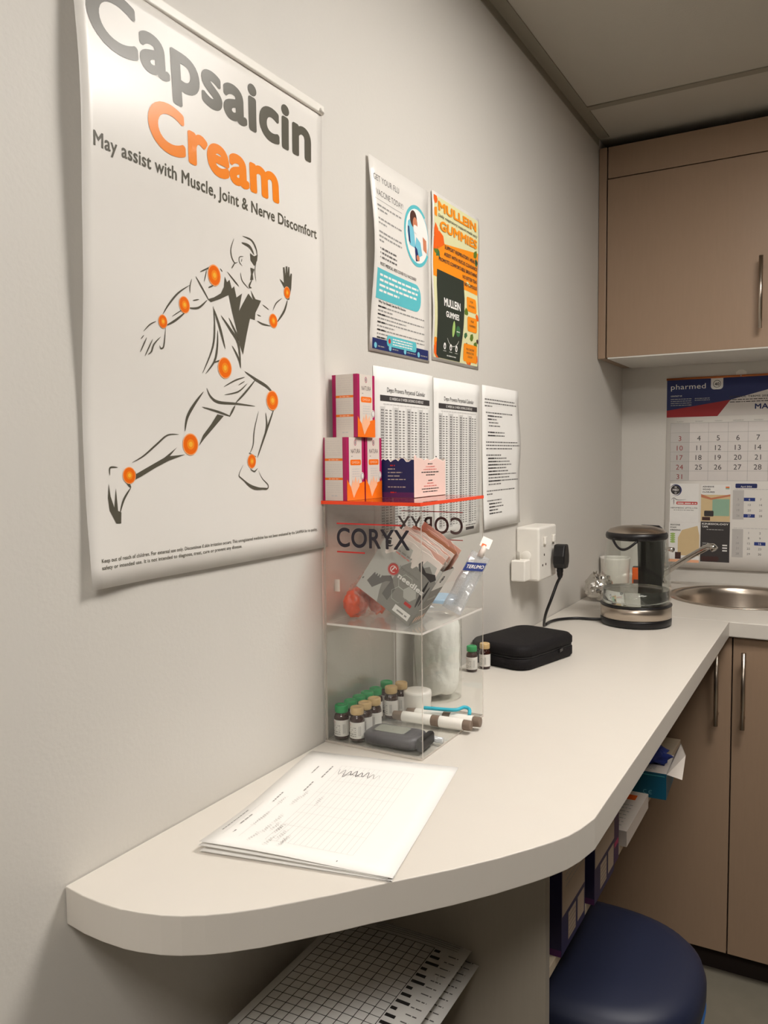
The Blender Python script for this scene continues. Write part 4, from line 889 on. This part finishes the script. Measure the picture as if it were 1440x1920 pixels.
# ---- vials
BROWN = mat('amber_glass', (52, 24, 20), .12, coat=.5); VL = mat('vial_label', (225, 222, 216), .5); GREEN = mat('green_cap', (30, 150, 85), .35); GOLD = mat('gold_cap', (200, 170, 120), .35)
ALU = mat('vial_crimp', (190, 190, 185), .3, metal=1)
protos = {}
def vial(x, y, z, kind, label, group):
    if kind not in protos:
        r = empty('vial', (x, y, z), label, 'vial', group); c = (x, y, z); q = 1.0
        b = MB().lathe([(.0085, .0), (.0103, .001), (.0108, .003), (.0108, .031), (.0095, .0355), (.0068, .0375), (.0068, .041)], BROWN, c, 28).build('bottle', r)
        l = MB().lathe([(.01095, .005), (.01095, .0285)], VL, c, 28, cap=False)
        sh = Sheet(lambda p, q_, off: Vector((x+(.01105+off)*math.sin(p/.011-.35), y-(.01105+off)*math.cos(p/.011-.35), z+q_)))
        sh.rect(-.008, .023, -.001, .0265, 'salmon')
        for i in range(5): sh.dashes(-.009, .008, .020-.003*i, .0018, 'grey', 1, i)
        for i in range(2): sh.rect(.012+.0022*i, .009, .0128+.0022*i, .023, 'grey')
        for v2, f2, ik, kk in sh.items: l.add([sh.fn(a, b, .0001) for a, b in v2], f2, INK[ik])
        l.build('label', r, recalc=False)
        cm = GREEN if kind == 'green' else GOLD
        MB().lathe([(.0075, .0385), (.0095, .0388), (.0099, .0400), (.0099, .0478), (.0090, .0492), (.006, .0494), (.0055, .0486), (.001, .0486)], cm, c, 28).build('cap', r)
        protos[kind] = r; return r
    src = protos[kind]; r = src.copy(); COL.objects.link(r); r.location = (x, y, z); r.rotation_euler.z = random.uniform(-.5, .5)
    tag(r, label, 'vial', group)
    for ch in src.children:
        k = ch.copy(); COL.objects.link(k); k.parent = r; k.matrix_parent_inverse = ch.matrix_parent_inverse.copy()
    return r
zb = .0040; gg = 'medicine vials in the stand'
vlist = [(.0195, .9715, 'green', 'green-capped amber vial nearest the front left corner of the stand'), (.0450, .9735, 'gold', 'gold-capped amber vial at the front, touching the dark meter'),
         (.0195, .9965, 'green', 'green-capped vial second from the front of the wall-side row'), (.0430, .9985, 'gold', 'gold-capped vial directly behind the front gold-capped one'),
         (.0195, 1.0205, 'green', 'green-capped vial third from the front of the wall-side row'), (.0450, 1.0225, 'gold', 'gold-capped vial third from the front, at the back of its short row'),
         (.0195, 1.0445, 'green', 'green-capped vial fourth from the front of the wall-side row'), (.0205, 1.0685, 'green', 'green-capped vial fifth from the front of the wall-side row'),
         (.0380, 1.0865, 'gold', 'gold-capped vial standing apart, left of the small white cup'), (.0175, 1.1085, 'green', 'rearmost green-capped vial of the wall-side row'), (.0410, 1.1145, 'gold', 'gold-capped vial half hidden behind the small white cup')]
for x, y, k, lb in vlist: vial(x, y, zb, k, lb, gg)
vial(.0355, 1.408, .0004, 'green', 'green-capped amber vial on the worktop before the black case', 'vials by the black case')
vial(.0490, 1.440, .0004, 'gold', 'gold-capped amber vial on the worktop before the black case', 'vials by the black case')
# ---- glucose meter
e = empty('glucose_meter', (.10, .985, zb), 'dark grey handheld glucose meter with a grey screen on the stand base', 'meter')
MET = mat('meter_plastic', (72, 70, 74), .4); rotm = math.radians(3)
rr_prism(MB(), .100, .988, .043, .026, rotm, [(.006, zb), (.002, zb+.003), (.0, zb+.006), (0, zb+.013), (.002, zb+.0165), (.005, zb+.0180), (.008, zb+.0185)], MET, .015).build('body', e)
rr_prism(MB(), .094, .990, .024, .014, rotm, [(0, zb+.0186), (0, zb+.0190), (.0008, zb+.0192)], mat('lcd', (140, 142, 132), .25), .002).build('screen', e)
rr_prism(MB(), .1465, .9905, .0050, .023, rotm, [(.002, zb+.001), (0, zb+.004), (0, zb+.0155), (.001, zb+.0178)], BLACKP, .004).build('end_cap', e)
# ---- small cup
e = empty('medicine_cup', (.062, 1.118, zb), 'small round white lidded pot standing among the pens in the stand', 'pot')
MB().lathe([(.0190, zb), (.0210, zb+.003), (.0225, zb+.033), (.0220, zb+.0375), (.0170, zb+.0385), (.001, zb+.0380)], WHITEP, (.066, 1.122, 0), 40).build('pot_body', e)
# ---- pens
def pen(a, b, r, mats, label, name='injection_pen'):
    a = Vector(a); b = Vector(b); e = empty(name, a, label, 'pen', 'brown and white pens in the stand')
    d = b-a
    for nm, t0, t1, rs, m_ in mats:
        k = 5; MB().tube([a+d*(t0+(t1-t0)*i/k) for i in range(k+1)], [rs[0]+(rs[1]-rs[0])*i/k for i in range(k+1)], m_, 18).build(nm, e, .0006)
    return e
PB = mat('pen_brown', (125, 108, 94), .45); rz = zb+.0085
spec = [('end_cap', 0, .12, (.0065, .0078), PB), ('barrel', .122, .50, (.0080, .0082), WHITEP), ('grip_band', .502, .60, (.0084, .0086), PB), ('cap', .602, .90, (.0086, .0086), WHITEP), ('button', .902, 1.0, (.0078, .0074), PB)]
a_ = PZ(738, 1340, rz); b_ = PZ(884, 1361, rz)
pen(a_, b_, .008, spec, 'white pen with brown ends, the nearer of the two lying across the stand')
pen(a_+Vector((.012, .022, 0)), b_+Vector((.006, .021, 0)), .008, spec, 'white pen with brown ends, the farther of the two lying across the stand')
# teal clip strip
TEALP = mat('teal_plastic', (60, 178, 200), .35)
pts = [PZ(795, 1327, .026), PZ(830, 1330, .026), PZ(855, 1331, .027), PZ(870, 1326, .028), PZ(880, 1330, .026), PZ(880, 1340, .022)]
P = []
for i in range(len(pts)-1):
    p0_, p1_, p2_, p3_ = [pts[max(0, min(len(pts)-1, j))] for j in (i-1, i, i+1, i+2)]
    for t in range(6):
        t /= 6; P.append(.5*((2*p1_)+(p2_-p0_)*t+(2*p0_-5*p1_+4*p2_-p3_)*t*t+(3*p1_-p0_-3*p2_+p3_)*t*t*t))
P.append(pts[-1]); tag(MB().tube(P, .0028, TEALP, 10).build('teal_strap', ), 'bright teal hooked plastic strap lying over the two pens', 'strap')
# blue tipped syringe bits
e = empty('capped_needle', (.10, 1.03, zb), 'small clear needle with a blue hub behind the glucose meter', 'needle')
n0 = PZ(722, 1362, zb+.004); n1 = PZ(830, 1389, zb+.004); d = n1-n0
MB().tube([n0, n0+d*.2], .0035, WHITEP, 12).build('tip', e); MB().tube([n0+d*.22, n0+d*.42], .0040, TEALP, 12).build('hub', e); MB().tube([n0+d*.44, n0+d*.75, n0+d], [.0035, .0045, .0045], clear('needle_sheath', (.9, .92, .93), .06, .1, (225, 228, 230), .5), 12).build('sheath', e)
# ---- cotton jar behind the stand
JX, JY = .048, 1.232; e = empty('cotton_wool_jar', (JX, JY, 0), 'clear jar of white cotton wool with a pale blue lid behind the stand', 'jar')
JG = clear('jar_plastic', (.96, .97, .96), .05, .02)
MB().lathe([(.036, .0005), (.0415, .004), (.042, .012), (.042, .140), (.039, .150), (.034, .155)], JG, (JX, JY, 0), 48, cap=True).build('jar_wall', e)
MB().lathe([(.036, .1555), (.037, .156), (.037, .172), (.035, .174)], mat('pale_blue_lid', (165, 195, 218), .4), (JX, JY, 0), 40).build('lid', e)
g = MB(); COT = mat('cotton', (245, 243, 238), .95, bump=.6, scale=90)
blob(g, (JX, JY, .074), .0385, COT, 3, .07, 5, (1, 1, 1.75), 1.5, .003, True, 5)
g.build('cotton_wool', e)

# ---- upper compartment : tilted box of packeted needles
e = empty('needle_box', (.10, 1.0, .176), 'tilted grey printed needles box crammed with sachets on the middle shelf', 'box')
nrm = Vector((.08, -1, 0)).normalized()
def on(u, v, o0=Vector((.04, .977, .2))):
    d = fw*FPX+rt*(u-720)-up*(v-960); t = (o0-CAM).dot(nrm)/d.dot(nrm); return CAM+d*t
BL, BR, TL, TR = on(670, 1102), on(766, 1182), on(726, 1003), on(830, 1076)
dz = .1757-BR.z
for p in (BL, BR, TL, TR): p.z += dz if abs(dz) < .01 else 0
ex = ((BR-BL)+(TR-TL))/2; W = ex.length; ex = ex.normalized(); ey = ((TL-BL)+(TR-BR))/2; ey = (ey-ex*ey.dot(ex)); H = ey.length; ey = ey.normalized(); nn = ex.cross(ey); O = BR-ex*W
if nn.dot(nrm) < 0: nn = -nn
DP = .046
def bm_(p, q, off): return O+ex*p+ey*q+nn*off
o = MB(); thk = .0006
SIDEG = mat('needle_box_grey', (168, 168, 162), .45)
def slab(p0, q0, f0, p1, q1, f1, m_):
    vs = [bm_(p, q, f_) for f_ in (f0, f1) for p, q in ((p0, q0), (p1, q0), (p1, q1), (p0, q1))]
    o.add(vs, [(0, 1, 2, 3), (7, 6, 5, 4), (0, 4, 5, 1), (1, 5, 6, 2), (2, 6, 7, 3), (3, 7, 4, 0)], m_)
slab(0, 0, -thk, W, H, 0, SIDEG); slab(0, 0, -DP, W, H, -DP+thk, SIDEG); slab(0, 0, -DP+thk, thk, H, -thk, SIDEG); slab(W-thk, 0, -DP+thk, W, H, -thk, SIDEG); slab(thk, 0, -DP+thk, W-thk, thk, -thk, SIDEG)
f = Sheet(bm_)
f.rect(0, 0, W, H, 'pale', 1)
f.npoly([(W*.40, 0), (W, 0), (W, H*.80), (W*.80, H*.95), (W*.68, H*.82), (W*.55, H*.86), (W*.44, H*.70), (W*.42, H*.45), (W*.30, H*.38), (W*.34, H*.18)], 'stone', 2)
f.npoly([(W*.66, H*.99), (W*.70, H*.90), (W*.80, H*.84), (W*.93, H*.90), (W*.98, H*.84), (W*.93, H*.76), (W*.82, H*.79), (W*.70, H*.80), (W*.64, H*.88)], 'charcoal', 3)
f.npoly([(W*.10, H*.18), (W*.22, H*.14), (W*.36, H*.36), (W*.46, H*.42), (W*.38, H*.48), (W*.28, H*.40), (W*.14, H*.36)], 'mid', 3)
f.npoly([(W*.42, H*.44), (W*.54, H*.34), (W*.52, H*.12), (W*.40, H*.16)], 'mid', 3)
for a in range(3): f.stroke([(W*(.17+.04*a), H*.34), (W*(.16+.04*a), H*.50)], .003, 'pale', 4)
for hx_, hy_ in ((.62, .30), (.76, .42), (.62, .52), (.80, .22), (.70, .12)):
    f.poly([(W*hx_+.011*math.cos(math.radians(60*i)), H*hy_+.011*math.sin(math.radians(60*i))) for i in range(6)], 'stone' if hy_ < .4 else 'pale', 3) if hx_ != .62 else f.ring(W*hx_, H*hy_, .012, .012, .0008, 'pale', 3, n=6)
f.stroke([(W*.90, H*.76), (W*.91, H*.5), (W*.93, H*.30)], .004, 'black', 4)
f.stroke([(W*.96, H*.7), (W*.955, H*.5), (W*.96, H*.34)], .0025, 'charcoal', 4)
f.disc(W*.175, H*.70, .008, .008, 'red', 4) if False else None
f.disc(W*.36, H*.58, .0078, .0078, 'red', 5); f.ring(W*.36, H*.58, .0088, .0088, .0006, 'red', 5); f.ring(W*.36, H*.58, .0050, .0050, .0010, 'white', 6, 30, 330); f.stroke([(W*.345, H*.54), (W*.365, H*.63)], .0018, 'white', 6)
f.disc(W*.10, H*.89, .0066, .0066, 'charcoal', 5); f.ring(W*.10, H*.89, .0042, .0042, .0009, 'white', 6, 30, 330)
f.dashes(W*.20, W*.52, H*.86, .0034, 'grey', 5, 4); f.dashes(W*.26, W*.50, H*.82, .0026, 'salmon', 5, 5)
f.text('hypodermic', W*.42, W*.76, H*.66, H*.70, 'mid', 5, .0)
f.text('needles', W*.47, W*.93, H*.515, H*.60, 'white', 7, .045); f.text('needles', W*.475, W*.935, H*.508, H*.593, 'mid', 5, .045)
f.rect(W*.66, H*.05, W*.94, H*.16, 'white', 5); f.dashes(W*.72, W*.90, H*.085, .0040, 'grey', 6, 5)
f.rect(W*.76, H*.24, W*.88, H*.29, 'red', 5)
f.stroke([(W*.02, H*.16), (W*.035, H*.20)], .002, 'mid', 4)
r_ = Sheet(lambda p, q, off: O+ex*(W+off)-nn*p+ey*q)
r_.rect(0, 0, DP, H, 'stone', 1); r_.rect(0, H*.66, DP, H, 'white', 2); r_.disc(DP*.40, H*.84, .006, .006, 'charcoal', 3); r_.ring(DP*.40, H*.84, .0038, .0038, .0009, 'white', 4, 30, 330)
r_.text('needles', DP*.20, DP*.9, H*.46, H*.52, 'pale', 3, .02); r_.stroke([(0, H*.30), (DP*.5, H*.28), (DP, H*.36)], .002, 'white', 3)
for a in range(4): r_.stroke([(DP*(.12+.22*a), H*.06), (DP*(.2+.22*a), H*.16)], .004, 'peach', 3)
for sh in (f, r_):
    for vs, fs, ik, kk in sh.items: o.add([sh.fn(a, b, .0001+.0001*kk) for a, b in vs], fs, INK[ik])
o.build('printed_carton', e, recalc=False)
SACH = mat('sachet_white', (238, 228, 220), .35, var=.06); SACP = mat('sachet_redlight_pink', (230, 186, 170), .4, var=.08); SACB = mat('sachet_redlight_brown', (188, 130, 100), .4, var=.1)  # pink and brown: red light from the top shelf put into the colour
R = random.Random(3)
for i in range(16):
    t = i/15; off = -.0015-(DP-.004)*t; m_ = (SACH, SACH, SACP, SACH, SACH, SACH, SACP, SACH, SACH, SACP, SACB, SACP, SACB, SACP, SACP, SACB)[i]
    g = MB(); h_ = H+.010+.021*t**.8+R.uniform(-.003, .003); p0_ = W*.03+.026*t+R.uniform(0, .005); p1_ = W*.975-R.uniform(0, .006); lean = .002*(1-t)
    if i in (3, 7, 11): p0_ += W*.12
    vs = []; n_ = 10
    for k in range(n_+1):
        p = p0_+(p1_-p0_)*k/n_; wv = .0006*math.sin(k*1.3+i)
        dq = -.010*max(0, k-7)/3 if i % 2 else -.006*max(0, 3-k)/3
        for q_, oo in ((.004, 0), (h_+dq+R.uniform(-.0008, .0008), lean)):
            vs += [bm_(p, q_, off+wv*(q_/h_)+oo), bm_(p, q_, off-.0008+wv*(q_/h_)+oo)]
    fs = []
    for k in range(n_):
        a = 4*k; b = a+4; fs += [(a, b, b+2, a+2), (a+1, a+3, b+3, b+1), (a+2, b+2, b+3, a+3), (a, a+1, b+1, b)]
    fs += [(0, 2, 3, 1), (4*n_, 4*n_+1, 4*n_+3, 4*n_+2)]
    g.add(vs, fs, m_); 
    cn = {SACH: 'white', SACP: 'pink light-painted', SACB: 'brown'}[m_]; on_ = ('frontmost', 'second', 'third', 'fourth', 'fifth', 'sixth', 'seventh', 'eighth', 'ninth', 'tenth', 'eleventh', 'twelfth', 'thirteenth', 'fourteenth', 'fifteenth', 'rearmost')[i]
    tag(g.build('needle_sachet'), '%s sachet packed upright in the tilted needles box, %s' % (cn, on_ if i in (0, 15) else on_+' from the front'), 'sachet', 'sachets in the needles box')
# red cord bag at left
e = empty('plastic_pouch', (.03, 1.03, .176), 'clear plastic pouch of orange pieces slumped at the left of the middle shelf', 'pouch')
g = MB(); OR = mat('orange_item', (228, 88, 44), .3, var=.25, scale=120)
blob(g, (.027, 1.003, .199), .021, OR, 2, .18, 4, (.80, 1, 1.0), 2.0, .1762); blob(g, (.047, 1.034, .206), .022, OR, 6, .25, 4, (.8, .8, 1.2), 2.0, .1762); g.build('contents', e)
g = MB(); POU = clear('pouch_film', (.95, .9, .88), .14, .10, (240, 225, 215), .10)
blob(g, (.036, 1.018, .206), .030, POU, 9, .28, 4, (.74, 1.1, 1.05), 2.6, .1760, False); g.build('film', e)
a = PY(613, 1088, .975); b = PY(628, 1112, .975); MB().box((a.x, .988, b.z), (b.x, .9888, a.z), WHITEP).build('white_tag', e)
# loose pale sachets on the shelf under the box
g = MB(); blob(g, (.075, 1.075, .186), .022, mat('pale_sachet', (205, 210, 212), .35), 4, .25, 4, (1.5, 1.6, .42), 2.0, .1758, False); tag(g.build('crumpled_sachets'), 'pale crumpled sachets lying on the middle shelf behind the needle box', 'sachet')
# long clear pack at right
e = empty('syringe_pack', (.145, 1.11, .176), 'long clear syringe pack with a blue label leaning out of the stand', 'packet')
p0_ = PX(846, 1166, .146); p0_.z = .1835; p1_ = PX(902, 1040, .176)
ax = (p1_-p0_); L = ax.length; ax = ax.normalized(); wv = Vector((CAM-p0_)).cross(ax).normalized(); nv = ax.cross(wv).normalized()
FILM = clear('pack_film', (.93, .94, .95), .08, .08, (225, 226, 226), .40)
g = MB(); vs = []; n_ = 18
for i in range(n_+1):
    t = i/n_; hw = .0150*(1+.03*math.sin(i*.9)); th = .0040*math.sin(math.pi*min(1, max(0, t)))**.5+.0006
    c_ = p0_+ax*(L*t)
    for k in range(10):
        a = 2*math.pi*k/10; vs.append(c_+wv*hw*math.cos(a)+nv*(th*math.sin(a)+.0005*math.sin(i*.8+k)))
g.add(vs, [(i*10+k, i*10+(k+1) % 10, (i+1)*10+(k+1) % 10, (i+1)*10+k) for i in range(n_) for k in range(10)]+[tuple(range(10))[::-1], tuple(n_*10+k for k in range(10))], FILM, False); g.build('film', e)
MB().tube([p0_+ax*.01, p0_+ax*(L*.72)], .0026, mat('syringe_barrel', (205, 212, 218), .3), 12).build('syringe_barrel', e)
vsn = nv if nv.dot(CAM-p0_) > 0 else -nv
wr = wv if wv.dot(rt) > 0 else -wv
def pk(p, q, off): return p0_+ax*(L*.70+q+p*.45)+wr*p+vsn*(.0048+off)
s = Sheet(pk); s.rect(-.0135, 0, .0135, .014, 'blue', 1); s.text('TERUMO', -.011, .0125, .004, .010, 'white', 2, .03)
s.build('blue_label', e)
g = MB(); tp = PX(911, 1019, .178)
g.tube([p1_-ax*.004, (p1_+tp)/2, tp-ax*.006], [.005, .0042, .0036], mat('cap_cream', (232, 222, 212), .4), 12); g.build('plunger_end', e)
a2 = (tp-p1_).normalized(); Ht = Vector((0, 0, 1)); sd_ = a2.cross(vsn).normalized()
vs = [tp+a2*x_+sd_*y_+vsn*z_ for z_ in (-.001, .001) for x_, y_ in ((-.008, -.008), (.010, -.008), (.010, .008), (-.008, .008))]
MB().add(vs, [(0, 3, 2, 1), (4, 5, 6, 7), (0, 1, 5, 4), (1, 2, 6, 5), (2, 3, 7, 6), (3, 0, 4, 7)], WHITEP).build('white_tab', e, .0005)
vs = [tp-a2*.004+a2*x_+sd_*y_+vsn*(z_+.0012) for z_ in (0, .0003) for x_, y_ in ((-.004, -.005), (.002, -.005), (.002, .002), (-.004, .002))]
MB().add(vs, [(0, 3, 2, 1), (4, 5, 6, 7), (0, 1, 5, 4), (1, 2, 6, 5), (2, 3, 7, 6), (3, 0, 4, 7)], INK['dorange']).build('orange_mark', e)

# ================================================================ PAPERS ON THE WORKTOP
e = empty('paper_forms', (.13, .78, 0), 'stack of white handwritten grid forms lying at the near end of the worktop', 'papers')
A = Vector((.0085, .9085, 0)); ex_ = Vector((.2148-.0085, .951-.9085, 0)).normalized(); ey_ = Vector((ex_.y, -ex_.x, 0))
def page(k, rot, dx, dy):
    c_ = Vector((.11, .78, 0)); Rm = Matrix.Rotation(rot, 3, 'Z')
    def fn(p, q, off):
        P = A+ex_*p+ey_*q; P = Rm @ (P-c_)+c_+Vector((dx, dy, 0))
        t = q/.297; r_ = p/.21
        lift = (.0003+.0006*k)+(.0022*k)*max(0, t-.55)**1.5*4*(1-.6*r_)*.8
        lift += .006*k/4*max(0, 1-r_*5)*max(0, t-.85)/.15*0
        # the corner over the edge droops a little
        P.z = lift+off+(.0012 if k == 4 else 0)*math.sin(r_*5)*t
        return P
    return fn
for k in range(5):
    fn = page(k, (0, .012, -.010, .008, 0)[k], (0, .001, -.001, .002, 0)[k], (0, -.002, .001, -.001, 0)[k]); s = Sheet(fn); s.paper(0, 0, .21, .297, PAPER, (10, 14), .0002)
    if k == 4:
        for i in range(16): s.line((.062+i*.0066, .040), (.062+i*.0066, .268), .00035, 'light')
        for z_ in (.040, .09, .128, .165, .188, .225, .268): s.line((.062, z_), (.161, z_), .00035, 'light')
        for i in range(2): s.line((.012+i*.02, .17), (.012+i*.02, .27), .0003, 'light')
        R = random.Random(5)
        def vtext(p, q0, q1, h, ink, seed):     # writing that runs up the page
            R2 = random.Random(seed); q_ = q0
            while q_ < q1:
                wd = h*R2.uniform(1, 3.5); s.rect(p, q_, p+h*.6, min(q_+wd, q1), ink, 1); q_ += wd+h*.5
        vtext(.050, .045, .085, .003, 'grey', 1); vtext(.032, .05, .075, .0026, 'grey', 2); vtext(.045, .10, .13, .003, 'grey', 3); vtext(.022, .14, .17, .003, 'grey', 4); vtext(.016, .21, .24, .003, 'grey', 5); vtext(.006, .20, .26, .0022, 'grey', 6)
        vtext(.02, .255, .262, .003, 'grey', 8); vtext(.15, .284, .288, .002, 'grey', 8)
        for j in range(16):   # pencilled entries
            p0_ = .030+R.uniform(0, .052); q0_ = .12+R.uniform(0, .135); pts = []
            for i in range(14): pts.append((p0_+(i % 2)*.0035+R.uniform(-.001, .001)+.0, q0_+i*.0022))
            s.stroke(pts, .00032, 'mid', 2)
        pts = [(.066, .066)]   # signature
        for i in range(16): pts.append((.064+i*.0040, .060+(.014 if i % 2 else -.007)*R.uniform(.3, 1.2)))
        s.stroke(pts, .0009, 'charcoal', 2); pts = [(.068+i*.004, .066+R.uniform(-.003, .003)) for i in range(12)]; s.stroke(pts, .0005, 'black', 2)
        s.line((.012, .004), (.040, .004), .0006, 'light'); s.line((.10, .004), (.15, .004), .0006, 'light')
    s.build('page', e)
